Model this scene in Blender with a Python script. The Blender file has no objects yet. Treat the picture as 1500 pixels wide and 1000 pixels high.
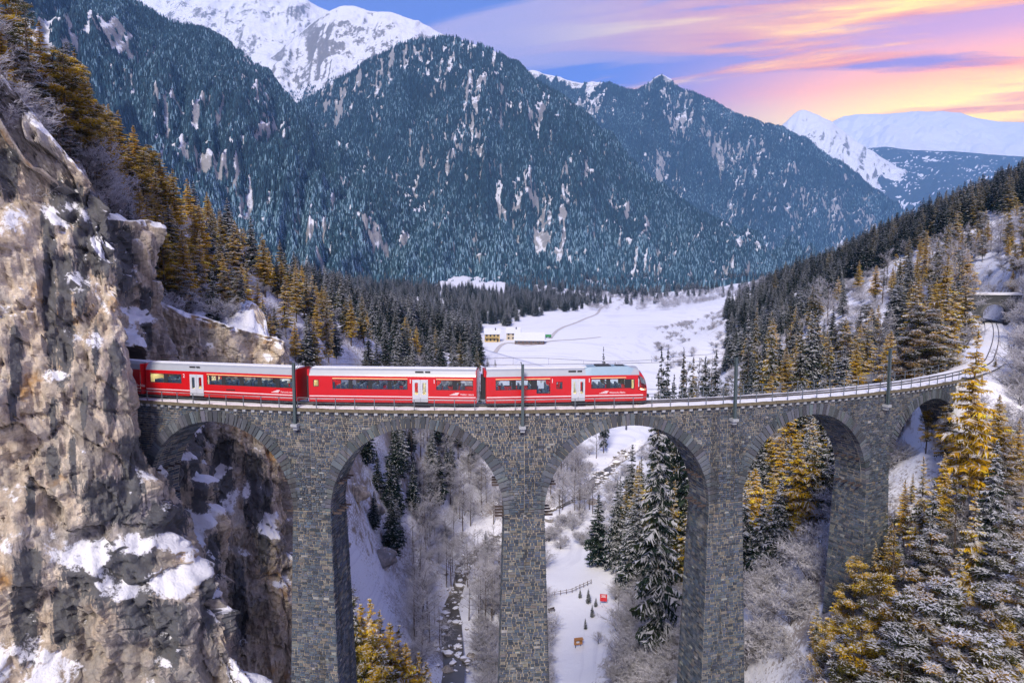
import bpy, math, random
import numpy as np
from mathutils import Vector, Matrix

rng = np.random.default_rng(7)
random.seed(7)
scene = bpy.context.scene
COL = scene.collection
rad = math.radians

# ------------------------------------------------------------------ camera
CAM_H = 12.5
PITCH = math.atan(90 / 1000.0)
cam_data = bpy.data.cameras.new("camera")
cam_data.sensor_width = 36.0
cam_data.lens = 24.0
cam_data.clip_start = 0.5
cam_data.clip_end = 60000.0
cam = bpy.data.objects.new("camera", cam_data)
COL.objects.link(cam)
cam.location = (0, 0, CAM_H)
cam.rotation_euler = (math.pi / 2 - PITCH, 0, 0)
scene.camera = cam

# ------------------------------------------------------------------ sky and sun
SUN_AZ = 193.0      # degrees to the right of the view axis (+Y)
SUN_EL = 41.0
world = bpy.data.worlds.new("World")
scene.world = world
world.use_nodes = True
wt = world.node_tree
wt.nodes.clear()


class NT:
    """small helper to write node trees"""
    def __init__(s, tree):
        s.t = tree

    def n(s, typ, **kw):
        nd = s.t.nodes.new(typ)
        for k, v in kw.items():
            setattr(nd, k, v)
        return nd

    def put(s, sock, v):
        if isinstance(v, bpy.types.NodeSocket):
            s.t.links.new(v, sock)
        elif v is not None:
            if sock.type == 'RGBA' and not isinstance(v, (int, float)) and len(v) == 3:
                v = (*v, 1)
            sock.default_value = v

    def math(s, op, a, b=None, c=None, clamp=False):
        nd = s.n('ShaderNodeMath', operation=op, use_clamp=clamp)
        for i, v in enumerate((a, b, c)):
            s.put(nd.inputs[i], v)
        return nd.outputs[0]

    def vmath(s, op, a, b=None):
        nd = s.n('ShaderNodeVectorMath', operation=op)
        s.put(nd.inputs[0], a)
        if b is not None:
            s.put(nd.inputs[1], b)
        return nd.outputs['Value'] if op in ('DOT_PRODUCT', 'LENGTH') else nd.outputs['Vector']

    def mix(s, f, a, b, blend='MIX'):
        nd = s.n('ShaderNodeMix', data_type='RGBA', blend_type=blend)
        s.put(nd.inputs[0], f)
        s.put(nd.inputs[6], a)
        s.put(nd.inputs[7], b)
        return nd.outputs[2]

    def ramp(s, f, stops, interp='LINEAR'):
        nd = s.n('ShaderNodeValToRGB')
        cr = nd.color_ramp
        cr.interpolation = interp
        while len(cr.elements) < len(stops):
            cr.elements.new(0.5)
        for e, (p, c) in zip(cr.elements, stops):
            e.position = p
            e.color = (c, c, c, 1) if isinstance(c, (int, float)) else (*c, 1)
        s.put(nd.inputs[0], f)
        return nd.outputs[0]

    def noise(s, vec, scale, detail=4, rough=0.55, dist=0.0):
        nd = s.n('ShaderNodeTexNoise')
        s.put(nd.inputs['Vector'], vec)
        s.put(nd.inputs['Scale'], scale)
        s.put(nd.inputs['Detail'], detail)
        s.put(nd.inputs['Roughness'], rough)
        s.put(nd.inputs['Distortion'], dist)
        return nd.outputs[0]

    def mapping(s, vec, scale=(1, 1, 1), rot=(0, 0, 0), loc=(0, 0, 0)):
        nd = s.n('ShaderNodeMapping')
        s.put(nd.inputs[0], vec)
        nd.inputs[1].default_value = loc
        nd.inputs[2].default_value = rot
        nd.inputs[3].default_value = scale
        return nd.outputs[0]

    def smooth(s, x, lo, hi):
        nd = s.n('ShaderNodeMapRange', interpolation_type='SMOOTHSTEP')
        s.put(nd.inputs[0], x)
        nd.inputs[1].default_value = lo
        nd.inputs[2].default_value = hi
        return nd.outputs[0]


W = NT(wt)
geo = W.n('ShaderNodeTexCoord').outputs['Generated']
dvec = W.vmath('NORMALIZE', geo)
sep = W.n('ShaderNodeSeparateXYZ')
wt.links.new(dvec, sep.inputs[0])
dx, dy, dz = sep.outputs
sky = W.n('ShaderNodeTexSky', sky_type='NISHITA')
sky.sun_disc = False
sky.sun_elevation = rad(SUN_EL)
sky.sun_rotation = rad(SUN_AZ)
sky.altitude = 1000
sky.dust_density = 1.2
el = W.math('MAXIMUM', dz, 0.0)
inv = W.math('DIVIDE', 1.0, W.math('ADD', el, 0.10))
comb = W.n('ShaderNodeCombineXYZ')
W.put(comb.inputs[0], W.math('MULTIPLY', dx, inv))
W.put(comb.inputs[1], W.math('MULTIPLY', dy, inv))
plane = comb.outputs[0]
rotp = W.mapping(plane, rot=(0, 0, rad(20)))
pm = W.mapping(rotp, scale=(0.30, 1.35, 1), loc=(1.35, 0.2, 0))
n1 = W.noise(pm, 1.05, 7, 0.55, 1.1)
n2 = W.noise(W.mapping(rotp, scale=(0.5, 1.9, 1), loc=(3, 1, 0)), 1.5, 6, 0.58, 0.6)
GLOW_AZ = 58.0
sunh = (math.sin(rad(GLOW_AZ)), math.cos(rad(GLOW_AZ)), 0)
hv = W.n('ShaderNodeCombineXYZ')
W.put(hv.inputs[0], dx)
W.put(hv.inputs[1], dy)
sunness = W.vmath('DOT_PRODUCT', W.vmath('NORMALIZE', hv.outputs[0]), sunh)   # 1 toward the sunset
low = W.smooth(el, 0.62, 0.04)                                             # 1 near the horizon
warm = W.math('MULTIPLY', W.smooth(sunness, 0.50, 0.92), W.smooth(el, 0.52, 0.24))
base_far = W.ramp(el, [(0.0, (0.80, 0.62, 0.74)), (0.10, (0.44, 0.40, 0.95)), (0.22, (0.12, 0.22, 0.95)), (0.5, (0.16, 0.24, 0.62)), (1.0, (0.14, 0.2, 0.5))])
base_sun = W.ramp(el, [(0.0, (2.3, 1.7, 0.55)), (0.16, (2.5, 1.75, 0.35)), (0.205, (2.9, 1.75, 0.06)), (0.24, (2.4, 0.85, 0.08)), (0.285, (1.0, 0.45, 0.70)), (0.38, (0.22, 0.24, 0.85)), (0.6, (0.18, 0.2, 0.6)), (1.0, (0.14, 0.2, 0.5))])
clear = W.mix(W.smooth(sunness, 0.62, 0.93), base_far, base_sun)
nish = W.mix(1.0, sky.outputs[0], (0.1, 0.1, 0.1), 'MULTIPLY')
clear = W.mix(0.15, clear, nish)
cl_far = W.mix(n2, (0.34, 0.36, 0.80), (0.64, 0.52, 0.76))
cl_warm = W.ramp(n2, [(0.38, (0.42, 0.26, 0.72)), (0.45, (1.25, 0.36, 0.14)), (0.52, (1.6, 0.66, 0.06)), (0.59, (2.2, 1.4, 0.04))])
cl_col = W.mix(warm, cl_far, cl_warm)
mask = W.math('MULTIPLY', W.smooth(n1, 0.495, 0.60), W.smooth(el, 0.03, 0.12))
skycol = W.mix(mask, clear, cl_col)
wk = W.mix(warm, (9, 9, 9), (10.5, 10, 9))
up = W.mix(1.0, skycol, wk, 'MULTIPLY')
bg = W.n('ShaderNodeBackground')
W.put(bg.inputs[0], up)
bg.inputs[1].default_value = 0.10
wo = W.n('ShaderNodeOutputWorld')
wt.links.new(bg.outputs[0], wo.inputs[0])

sun_data = bpy.data.lights.new("sun", 'SUN')
sun_data.energy = 3.3
sun_data.angle = rad(14)
sun_data.color = (1.0, 0.90, 0.78)
sun = bpy.data.objects.new("sun", sun_data)
COL.objects.link(sun)
sd = Vector((math.sin(rad(SUN_AZ)) * math.cos(rad(SUN_EL)), math.cos(rad(SUN_AZ)) * math.cos(rad(SUN_EL)), math.sin(rad(SUN_EL))))
sun.rotation_euler = sd.to_track_quat('Z', 'Y').to_euler()

scene.view_settings.view_transform = 'Standard'
scene.view_settings.look = 'None'
scene.view_settings.gamma = 1.0
scene.view_settings.exposure = 0.30
scene.render.engine = 'CYCLES'
cy = scene.cycles
cy.max_bounces = 6
cy.diffuse_bounces = 3
cy.glossy_bounces = 2
cy.transmission_bounces = 4
cy.transparent_max_bounces = 12
cy.volume_bounces = 1
cy.use_denoising = True
cy.caustics_reflective = False
cy.caustics_refractive = False

# ------------------------------------------------------------------ numeric helpers
_perm = rng.permutation(256)
_perm = np.concatenate([_perm, _perm, _perm])
_g = rng.normal(size=(256, 3))
_g /= np.linalg.norm(_g, axis=1)[:, None]


def perlin(p):
    p = np.asarray(p, float)
    i = np.floor(p).astype(int)
    f = p - i
    i &= 255
    u = f * f * f * (f * (f * 6 - 15) + 10)
    out = 0
    for a in (0, 1):
        wx = u[:, 0] if a else 1 - u[:, 0]
        for b in (0, 1):
            wy = u[:, 1] if b else 1 - u[:, 1]
            for c in (0, 1):
                wz = u[:, 2] if c else 1 - u[:, 2]
                h = _perm[_perm[_perm[(i[:, 0] + a) & 255] + ((i[:, 1] + b) & 255)] + ((i[:, 2] + c) & 255)]
                g = _g[h]
                out = out + wx * wy * wz * (g[:, 0] * (f[:, 0] - a) + g[:, 1] * (f[:, 1] - b) + g[:, 2] * (f[:, 2] - c))
    return out * 1.5


def fbm(p, octaves=4, gain=0.5, lac=2.03):
    p = np.asarray(p, float)
    s, a = 0, 1.0
    for k in range(octaves):
        s = s + a * perlin(p + 17.3 * k)
        p = p * lac
        a *= gain
    return s


def ridged(p, octaves=4, gain=0.5, lac=2.03):
    p = np.asarray(p, float)
    s, a, n = 0, 1.0, 0
    for k in range(octaves):
        s = s + a * (1 - np.abs(perlin(p + 11.7 * k)) * 2)
        n += a
        p = p * lac
        a *= gain
    return s / n


def worley(p):
    """nearest jittered cell: random value, tilt of the cell's plane, distance to the joint"""
    i = np.floor(p).astype(int)
    best = np.full(len(p), 9.0)
    second = np.full(len(p), 9.0)
    val = np.zeros(len(p))
    tilt = np.zeros(len(p))
    for a in (-1, 0, 1):
        for b in (-1, 0, 1):
            for c in (-1, 0, 1):
                n = i + np.array([a, b, c])
                h = _perm[_perm[_perm[n[:, 0] & 255] + (n[:, 1] & 255)] + (n[:, 2] & 255)]
                ctr = n + .5 + .42 * _g[h]
                dl = p - ctr
                d_ = np.sqrt((dl ** 2).sum(1))
                m = d_ < best
                second = np.where(m, best, np.minimum(second, d_))
                val[m] = (h[m] / 127.5 - 1)
                tilt[m] = (dl[m] * _g[(h[m] * 7 + 31) & 255]).sum(1)
                best = np.where(m, d_, best)
    return val, tilt, second - best


def sstep(x, lo, hi):
    t = np.clip((x - lo) / (hi - lo), 0, 1)
    return t * t * (3 - 2 * t)


CP, SP = math.cos(PITCH), math.sin(PITCH)


def at(px, py, Y):
    """world point seen at photo pixel (px, py) at distance Y in front of the camera"""
    d = np.array([px - 750.0, 1000.0, 500.0 - py])
    yy = d[1] * CP + d[2] * SP
    zz = -d[1] * SP + d[2] * CP
    t = Y / yy
    return np.array([d[0] * t, Y, CAM_H + zz * t])


# ------------------------------------------------------------------ mesh helpers
def npmesh(name, V, faces, mats=(), mi=None, col=None, smooth=False):
    """faces: list of int arrays (n x 3 / n x 4); mi, col per face"""
    me = bpy.data.meshes.new(name)
    V = np.asarray(V, np.float32)
    faces = [np.asarray(f, np.int32) for f in faces if len(f)]
    nl = sum(f.size for f in faces)
    nf = sum(len(f) for f in faces)
    me.vertices.add(len(V))
    me.vertices.foreach_set('co', V.ravel())
    me.loops.add(nl)
    me.loops.foreach_set('vertex_index', np.concatenate([f.ravel() for f in faces]))
    sizes = np.concatenate([np.full(len(f), f.shape[1], np.int32) for f in faces])
    starts = np.concatenate([[0], np.cumsum(sizes)[:-1]]).astype(np.int32)
    me.polygons.add(nf)
    me.polygons.foreach_set('loop_start', starts)
    if mi is not None:
        me.polygons.foreach_set('material_index', np.asarray(mi, np.int32))
    for m in mats:
        me.materials.append(m)
    me.update(calc_edges=True)
    if col is not None:
        ca = me.color_attributes.new('Col', 'FLOAT_COLOR', 'CORNER')
        c = np.asarray(col, np.float32)
        c = np.concatenate([c, np.ones((len(c), 1), np.float32)], 1)
        ca.data.foreach_set('color', np.repeat(c, sizes, axis=0).ravel())
    me.polygons.foreach_set('use_smooth', np.full(nf, bool(smooth)))
    me.validate()
    return me


def obj(name, me, parent=None, label=None, cat=None, group=None, kind=None, mat=None):
    o = bpy.data.objects.new(name, me)
    COL.objects.link(o)
    if parent is not None:
        o.parent = parent
    if mat is not None and me is not None:
        me.materials.append(mat)
    if label:
        o['label'] = label
    if cat:
        o['category'] = cat
    if group:
        o['group'] = group
    if kind:
        o['kind'] = kind
    return o


def thing(name, label, cat, loc=(0, 0, 0), rz=0.0, group=None):
    o = obj(name, None, None, label, cat, group)
    o.location = loc
    o.rotation_euler = (0, 0, rz)
    return o


BOXF = np.array([[0, 3, 2, 1], [4, 5, 6, 7], [0, 1, 5, 4], [1, 2, 6, 5], [2, 3, 7, 6], [3, 0, 4, 7]])


class MB:
    """collects boxes, tubes and free quads into one mesh"""
    def __init__(s):
        s.v, s.q, s.t, s.n = [], [], [], 0
        s.qm, s.tm = [], []

    def add(s, v, q=None, t=None, m=0):
        v = np.asarray(v, float)
        if q is not None and len(q):
            q = np.asarray(q)
            s.q.append(q + s.n)
            s.qm += [m] * len(q)
        if t is not None and len(t):
            t = np.asarray(t)
            s.t.append(t + s.n)
            s.tm += [m] * len(t)
        s.v.append(v)
        s.n += len(v)

    def box(s, x0, x1, y0, y1, z0, z1, m=0, M=None):
        v = np.array([[x0, y0, z0], [x1, y0, z0], [x1, y1, z0], [x0, y1, z0], [x0, y0, z1], [x1, y0, z1], [x1, y1, z1], [x0, y1, z1]], float)
        if M is not None:
            v = v @ np.array(M.to_3x3()).T + np.array(M.translation)
        s.add(v, BOXF, m=m)

    def hexa(s, v, m=0):
        s.add(v, BOXF, m=m)

    def tube(s, pts, r, n=6, m=0, cap=True):
        pts = np.asarray(pts, float)
        rr = np.full(len(pts), r, float) if np.isscalar(r) else np.asarray(r, float)
        rings = []
        for i, p in enumerate(pts):
            d = pts[min(i + 1, len(pts) - 1)] - pts[max(i - 1, 0)]
            d /= np.linalg.norm(d) + 1e-9
            a = np.cross(d, [0, 0, 1.0]) if abs(d[2]) < 0.9 else np.cross(d, [1.0, 0, 0])
            a /= np.linalg.norm(a)
            b = np.cross(d, a)
            th = np.arange(n) * 2 * math.pi / n
            rings.append(p + rr[i] * (np.cos(th)[:, None] * a + np.sin(th)[:, None] * b))
        q = []
        for i in range(len(pts) - 1):
            for k in range(n):
                q.append([i * n + k, i * n + (k + 1) % n, (i + 1) * n + (k + 1) % n, (i + 1) * n + k])
        v = np.concatenate(rings)
        t = []
        if cap:
            c0, c1 = len(v), len(v) + 1
            v = np.concatenate([v, pts[:1], pts[-1:]])
            L = (len(pts) - 1) * n
            for k in range(n):
                t.append([c0, (k + 1) % n, k])
                t.append([c1, L + k, L + (k + 1) % n])
        s.add(v, q, t, m)

    def mesh(s, name, mats=(), smooth=False, col=None):
        return npmesh(name, np.concatenate(s.v), [np.concatenate(s.q) if s.q else [], np.concatenate(s.t) if s.t else []], mats, s.qm + s.tm, col, smooth)

    def build(s, name, mats, parent=None, smooth=False, **kw):
        return obj(name, s.mesh(name, mats if isinstance(mats, (list, tuple)) else [mats], smooth), parent, **kw)


def grid_faces(nr, nc, flip=False):
    i = np.arange(nr - 1)[:, None] * nc + np.arange(nc - 1)[None, :]
    f = np.stack([i, i + 1, i + nc + 1, i + nc], -1).reshape(-1, 4)
    return f[:, ::-1] if flip else f


# ------------------------------------------------------------------ materials
def new_mat(name):
    m = bpy.data.materials.new(name)
    m.use_nodes = True
    m.node_tree.nodes.clear()
    T = NT(m.node_tree)
    T.out = T.n('ShaderNodeOutputMaterial')
    T.b = T.n('ShaderNodeBsdfPrincipled')
    m.node_tree.links.new(T.b.outputs[0], T.out.inputs[0])
    return m, T


def bump(T, h, strength=0.5, dist=0.05):
    b = T.n('ShaderNodeBump')
    b.inputs['Strength'].default_value = strength
    b.inputs['Distance'].default_value = dist
    T.put(b.inputs['Height'], h)
    T.put(T.b.inputs['Normal'], b.outputs[0])


def mat_plain(name, c, rough=0.6, metal=0.0, var=0.15, scale=3.0, emit=None):
    m, T = new_mat(name)
    oc = T.n('ShaderNodeTexCoord').outputs['Object']
    n = T.noise(oc, scale, 5, 0.6)
    c = np.array(c)
    T.put(T.b.inputs['Base Color'], T.mix(n, tuple(c * (1 - var)), tuple(np.minimum(c * (1 + var), 1))))
    T.b.inputs['Roughness'].default_value = rough
    T.b.inputs['Metallic'].default_value = metal
    if emit:
        T.put(T.b.inputs['Emission Color'], emit[0])
        T.b.inputs['Emission Strength'].default_value = emit[1]
    return m


def world_pos(T):
    return T.n('ShaderNodeNewGeometry').outputs['Position']


def normal_z(T):
    s_ = T.n('ShaderNodeSeparateXYZ')
    T.put(s_.inputs[0], T.n('ShaderNodeNewGeometry').outputs['Normal'])
    return s_.outputs[2]


SNOW = (0.80, 0.81, 0.86)


def mat_terrain():
    m, T = new_mat('snowy_ground')
    p = world_pos(T)
    nz = normal_z(T)
    big = T.noise(p, 0.035, 6, 0.6)
    mid = T.noise(p, 0.35, 6, 0.65)
    fine = T.noise(p, 2.2, 4, 0.7)
    rockc = T.mix(mid, (0.20, 0.165, 0.13), (0.40, 0.33, 0.25))
    scrub = T.mix(fine, (0.17, 0.145, 0.13), (0.42, 0.38, 0.37))
    snow = T.mix(fine, (0.74, 0.755, 0.83), SNOW)
    drift = T.noise(T.mapping(p, scale=(0.006, 0.02, 1), rot=(0, 0, 0.5)), 1.0, 6, 0.6, 0.6)
    snow = T.mix(T.math('MULTIPLY', T.smooth(drift, 0.52, 0.62), 0.5), snow, (0.60, 0.61, 0.70))
    s1 = T.math('ADD', nz, T.math('MULTIPLY', T.math('SUBTRACT', mid, 0.5), 0.75))
    rocky = T.smooth(s1, 0.36, 0.24)
    g = T.math('MULTIPLY', T.math('ADD', T.math('MULTIPLY', big, 0.6), T.math('MULTIPLY', fine, 0.5)), T.smooth(nz, 1.0, 0.86))
    scr = T.math('MULTIPLY', T.smooth(g, 0.53, 0.60), T.smooth(mid, 0.36, 0.52))
    c = T.mix(scr, snow, scrub)
    c = T.mix(rocky, c, rockc)
    T.put(T.b.inputs['Base Color'], c)
    T.b.inputs['Roughness'].default_value = 0.85
    bump(T, T.math('ADD', mid, T.math('MULTIPLY', fine, 0.35)), 0.55, 0.35)
    return m


def mat_cliff():
    m, T = new_mat('limestone_cliff')
    p = world_pos(T)
    nz = normal_z(T)
    big = T.noise(p, 0.09, 6, 0.6, 0.4)
    mid = T.noise(p, 0.55, 7, 0.65, 0.3)
    fine = T.noise(p, 3.0, 5, 0.7)
    streak = T.noise(T.mapping(p, scale=(0.42, 0.42, 0.035)), 1.0, 6, 0.62, 0.25)
    streak2 = T.noise(T.mapping(p, scale=(1.6, 1.6, 0.10)), 1.0, 5, 0.6, 0.2)
    c = T.ramp(mid, [(0.30, (0.28, 0.22, 0.165)), (0.44, (0.52, 0.43, 0.33)), (0.58, (0.66, 0.57, 0.455)), (0.72, (0.43, 0.40, 0.365))])
    c = T.mix(T.smooth(T.noise(p, 0.22, 5, 0.6), 0.56, 0.70), c, (0.42, 0.24, 0.085))
    c = T.mix(T.math('MULTIPLY', T.smooth(big, 0.50, 0.62), 0.55), c, (0.34, 0.34, 0.36))
    # black-blue seepage stains hang in broad groups of narrow runs
    grp = T.smooth(T.noise(p, 0.05, 4, 0.55), 0.44, 0.54)
    zone = T.smooth(T.noise(T.mapping(p, scale=(0.06, 0.06, 0.05), loc=(3, 9, 4)), 1.0, 4, 0.6), 0.50, 0.56)
    st = T.math('MULTIPLY', T.smooth(streak, 0.50, 0.53), T.math('ADD', T.math('MULTIPLY', grp, 0.75), 0.25))
    st2 = T.math('MULTIPLY', T.smooth(streak2, 0.51, 0.54), grp)
    st = T.math('MAXIMUM', st, T.math('MULTIPLY', st2, 0.7))
    st = T.math('MAXIMUM', st, T.math('MULTIPLY', zone, T.smooth(mid, 0.38, 0.56)))
    stn = T.n('ShaderNodeAttribute', attribute_name='stain').outputs['Fac']
    streak3 = T.noise(T.mapping(p, scale=(3.4, 3.4, 0.14)), 1.0, 4, 0.6, 0.3)
    sn_at = T.math('ADD', stn, T.math('MULTIPLY', T.math('SUBTRACT', T.math('ADD', T.math('MULTIPLY', streak2, 0.5), T.math('MULTIPLY', streak3, 0.5)), 0.5), 3.2))
    st = T.math('MAXIMUM', T.math('MULTIPLY', st, 0.62), T.math('MULTIPLY', T.smooth(sn_at, 0.12, 0.42), T.smooth(stn, 0.02, 0.25)))
    dark = T.mix(fine, (0.026, 0.033, 0.045), (0.11, 0.12, 0.135))
    c = T.mix(T.math('MULTIPLY', st, 0.93), c, dark)
    c = T.mix(T.math('MULTIPLY', T.smooth(fine, 0.55, 0.35), 0.35), c, (0.12, 0.10, 0.09))
    s1 = T.math('ADD', nz, T.math('MULTIPLY', T.math('SUBTRACT', mid, 0.5), 0.6))
    s1 = T.math('ADD', s1, T.math('MULTIPLY', T.math('SUBTRACT', fine, 0.5), 0.7))
    spz = T.n('ShaderNodeSeparateXYZ')
    T.put(spz.inputs[0], p)
    s1 = T.math('ADD', s1, T.math('MULTIPLY', T.smooth(spz.outputs[2], 2.0, 14.0), 0.14))
    lg = T.n('ShaderNodeAttribute', attribute_name='ledge').outputs['Fac']
    lgn = T.math('ADD', lg, T.math('ADD', T.math('MULTIPLY', T.math('SUBTRACT', mid, 0.5), 0.55), T.math('MULTIPLY', T.math('SUBTRACT', fine, 0.5), 0.35)))
    lgn = T.math('ADD', lgn, T.math('MULTIPLY', T.smooth(spz.outputs[2], 2.0, 14.0), 0.07))
    sn = T.math('MAXIMUM', T.math('MULTIPLY', T.smooth(lgn, 0.52, 0.60), T.smooth(nz, 0.02, 0.25)), T.smooth(s1, 0.98, 1.06))
    c = T.mix(sn, c, SNOW)
    T.put(T.b.inputs['Base Color'], c)
    T.b.inputs['Roughness'].default_value = 0.82
    bump(T, T.math('ADD', T.math('MULTIPLY', mid, 1.0), T.math('MULTIPLY', fine, 0.35)), 0.8, 0.5)
    return m


def mat_mountain(name, kind):
    """kind: forest / alpine / far"""
    m, T = new_mat(name)
    p = world_pos(T)
    nz = normal_z(T)
    s_ = T.n('ShaderNodeSeparateXYZ')
    T.put(s_.inputs[0], p)
    z = s_.outputs[2]
    n1_ = T.noise(p, 0.0035, 8, 0.62)
    n2_ = T.noise(p, 0.03, 6, 0.7)
    n3_ = T.noise(T.mapping(p, scale=(1, 1, 0.28)), 0.012, 6, 0.65)
    snow = T.mix(n2_, (0.72, 0.74, 0.82), SNOW)
    rock = T.mix(n2_, (0.13, 0.13, 0.14), (0.30, 0.28, 0.26))
    if kind == 'forest':
        wood = T.mix(n2_, (0.016, 0.038, 0.056), (0.055, 0.095, 0.125))
        cl = T.n('ShaderNodeAttribute', attribute_name='clearing').outputs['Fac']
        f = T.math('ADD', cl, T.math('MULTIPLY', T.math('SUBTRACT', n2_, 0.5), 0.7))
        bare = T.mix(T.math('MULTIPLY', T.smooth(T.math('ADD', nz, T.math('MULTIPLY', T.math('SUBTRACT', n2_, 0.5), 1.1)), 0.66, 0.50), 0.8), snow, rock)
        c = T.mix(T.smooth(f, 0.42, 0.58), wood, bare)
    else:
        st = T.math('ADD', nz, T.math('MULTIPLY', T.math('SUBTRACT', n2_, 0.5), 0.8))
        lo, hi_ = (0.60, 0.50) if kind == 'alpine' else (0.55, 0.40)
        c = T.mix(T.smooth(st, lo, hi_), snow, rock)
    T.put(T.b.inputs['Base Color'], c)
    T.b.inputs['Roughness'].default_value = 0.9
    bump(T, T.math('ADD', n2_, n3_), 0.6, 25.0)
    return m


def mat_attr(name, rough=0.75, transl=0.0, spec=0.2, jitter=0.12, bump_s=0.0, bscale=6.0):
    """colour from the mesh's own per-piece colour attribute, with fine mottling"""
    m, T = new_mat(name)
    a = T.n('ShaderNodeAttribute', attribute_name='Col')
    oc = T.n('ShaderNodeTexCoord').outputs['Object']
    n = T.noise(oc, bscale, 4, 0.65)
    v = T.math('ADD', 1 - jitter, T.math('MULTIPLY', n, jitter * 2))
    inf = T.n('ShaderNodeObjectInfo').outputs['Random']
    v = T.math('MULTIPLY', v, T.math('ADD', 0.88, T.math('MULTIPLY', inf, 0.24)))
    hsv = T.n('ShaderNodeHueSaturation')
    T.put(hsv.inputs['Color'], a.outputs['Color'])
    T.put(hsv.inputs['Value'], v)
    T.put(T.b.inputs['Base Color'], hsv.outputs[0])
    T.b.inputs['Roughness'].default_value = rough
    T.b.inputs['Specular IOR Level'].default_value = spec
    if bump_s:
        bump(T, n, bump_s, 0.03)
    if transl:
        tr = T.n('ShaderNodeBsdfTranslucent')
        T.put(tr.inputs[0], hsv.outputs[0])
        mx = T.n('ShaderNodeMixShader')
        mx.inputs[0].default_value = transl
        T.t.links.new(T.b.outputs[0], mx.inputs[1])
        T.t.links.new(tr.outputs[0], mx.inputs[2])
        T.t.links.new(mx.outputs[0], T.out.inputs[0])
    return m


M_TERRAIN = mat_terrain()
M_CLIFF = mat_cliff()
M_FOREST = mat_mountain('forested_mountainside', 'forest')
M_ALPINE = mat_mountain('alpine_snow_and_rock', 'alpine')
M_FAR = mat_mountain('far_snowfields', 'far')
M_LEAF = mat_attr('needles', 0.7, 0.48, 0.15, 0.2)
M_BARK = mat_plain('bark', (0.085, 0.062, 0.048), 0.9, 0, 0.4, 5)


def mat_masonry():
    m, T = new_mat('weathered_masonry')
    a = T.n('ShaderNodeAttribute', attribute_name='Col')
    p = world_pos(T)
    big = T.noise(T.mapping(p, scale=(.22, .22, .07)), 1.0, 5, 0.6, 0.3)
    run = T.noise(T.mapping(p, scale=(1.1, 1.1, .06)), 1.0, 5, 0.6)
    fine = T.noise(p, 7.0, 5, 0.7)
    k = T.math('ADD', 0.55, T.math('ADD', T.math('MULTIPLY', big, 0.60), T.math('MULTIPLY', fine, 0.35)))
    hs = T.n('ShaderNodeHueSaturation')
    T.put(hs.inputs['Color'], a.outputs['Color'])
    T.put(hs.inputs['Value'], k)
    c = T.mix(T.math('MULTIPLY', T.smooth(run, 0.54, 0.64), 0.55), hs.outputs[0], (0.035, 0.034, 0.033))
    c = T.mix(T.math('MULTIPLY', T.smooth(T.noise(p, 0.5, 5, 0.65), 0.58, 0.70), 0.35), c, (0.30, 0.29, 0.27))
    T.put(T.b.inputs['Base Color'], c)
    T.b.inputs['Roughness'].default_value = 0.85
    T.b.inputs['Specular IOR Level'].default_value = 0.25
    bump(T, fine, 0.6, 0.04)
    return m


M_STONE = mat_masonry() if True else mat_attr('dressed_stone', 0.8, 0, 0.25, 0.28, 0.5, 7.0)
M_SNOW = mat_plain('fresh_snow', SNOW, 0.8, 0, 0.04, 1.2)

# ================================================================== TERRAIN
# plan of the viaduct: arc about (XC, YC); outer (camera-side) deck edge R0
XC, YC = -5.0, 168.0
R0 = 103.0
RT = 100.9          # track centre line
RF = 102.75         # outer masonry face
RI = 98.75          # inner masonry face
ANG_END = 0.93


def arc(s, r, z=0.0):
    """arc length s (measured at RF) and radius r -> world"""
    a = np.asarray(s, float) / RF
    r = np.asarray(r, float)
    return np.stack(np.broadcast_arrays(XC + r * np.sin(a), YC - r * np.cos(a), np.asarray(z, float)), -1)


def s_at_px(px, r):
    k = (px - 750.0) / 1000.0 * 1.0
    lo, hi = -60.0, 95.0
    for _ in range(60):
        md = (lo + hi) / 2
        p = arc(md, r)
        # level ratio X / Yc including the pitch is tiny here; use plain X/Y with the deck height
        yc = p[1] * CP + CAM_H * SP
        if p[0] / yc < k:
            lo = md
        else:
            hi = md
    return (lo + hi) / 2


e0 = arc(ANG_END * RF, RT)
edir = np.array([math.cos(ANG_END), math.sin(ANG_END)])
TRACK = [arc(s, RT)[:2] for s in np.arange(66, ANG_END * RF, 2.0)] + [e0[:2]]
for k in range(28):
    a = ANG_END + 0.05 * k / 28
    TRACK.append(TRACK[-1] + 4 * np.array([math.cos(a), math.sin(a)]))
# the line swings gently left past the far portal
for k in range(16):
    a = ANG_END + 0.05 + 0.035 * (k + 1)
    TRACK.append(TRACK[-1] + 5 * np.array([math.cos(a), math.sin(a)]))
TRACK = np.array(TRACK)


def dist_poly(P, L):
    """distance of points P (n,2) to polyline L and the side (cross sign of the nearest segment)"""
    best = np.full(len(P), 1e9)
    side = np.zeros(len(P))
    for a, b in zip(L[:-1], L[1:]):
        d = b - a
        t = np.clip(((P - a) @ d) / (d @ d), 0, 1)
        q = a + t[:, None] * d
        r = np.hypot(*(P - q).T)
        c = d[0] * (P[:, 1] - a[1]) - d[1] * (P[:, 0] - a[0])
        m = r < best - 1e-6
        best[m] = r[m]
        side[m] = np.sign(c[m])
    return best, side


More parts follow.
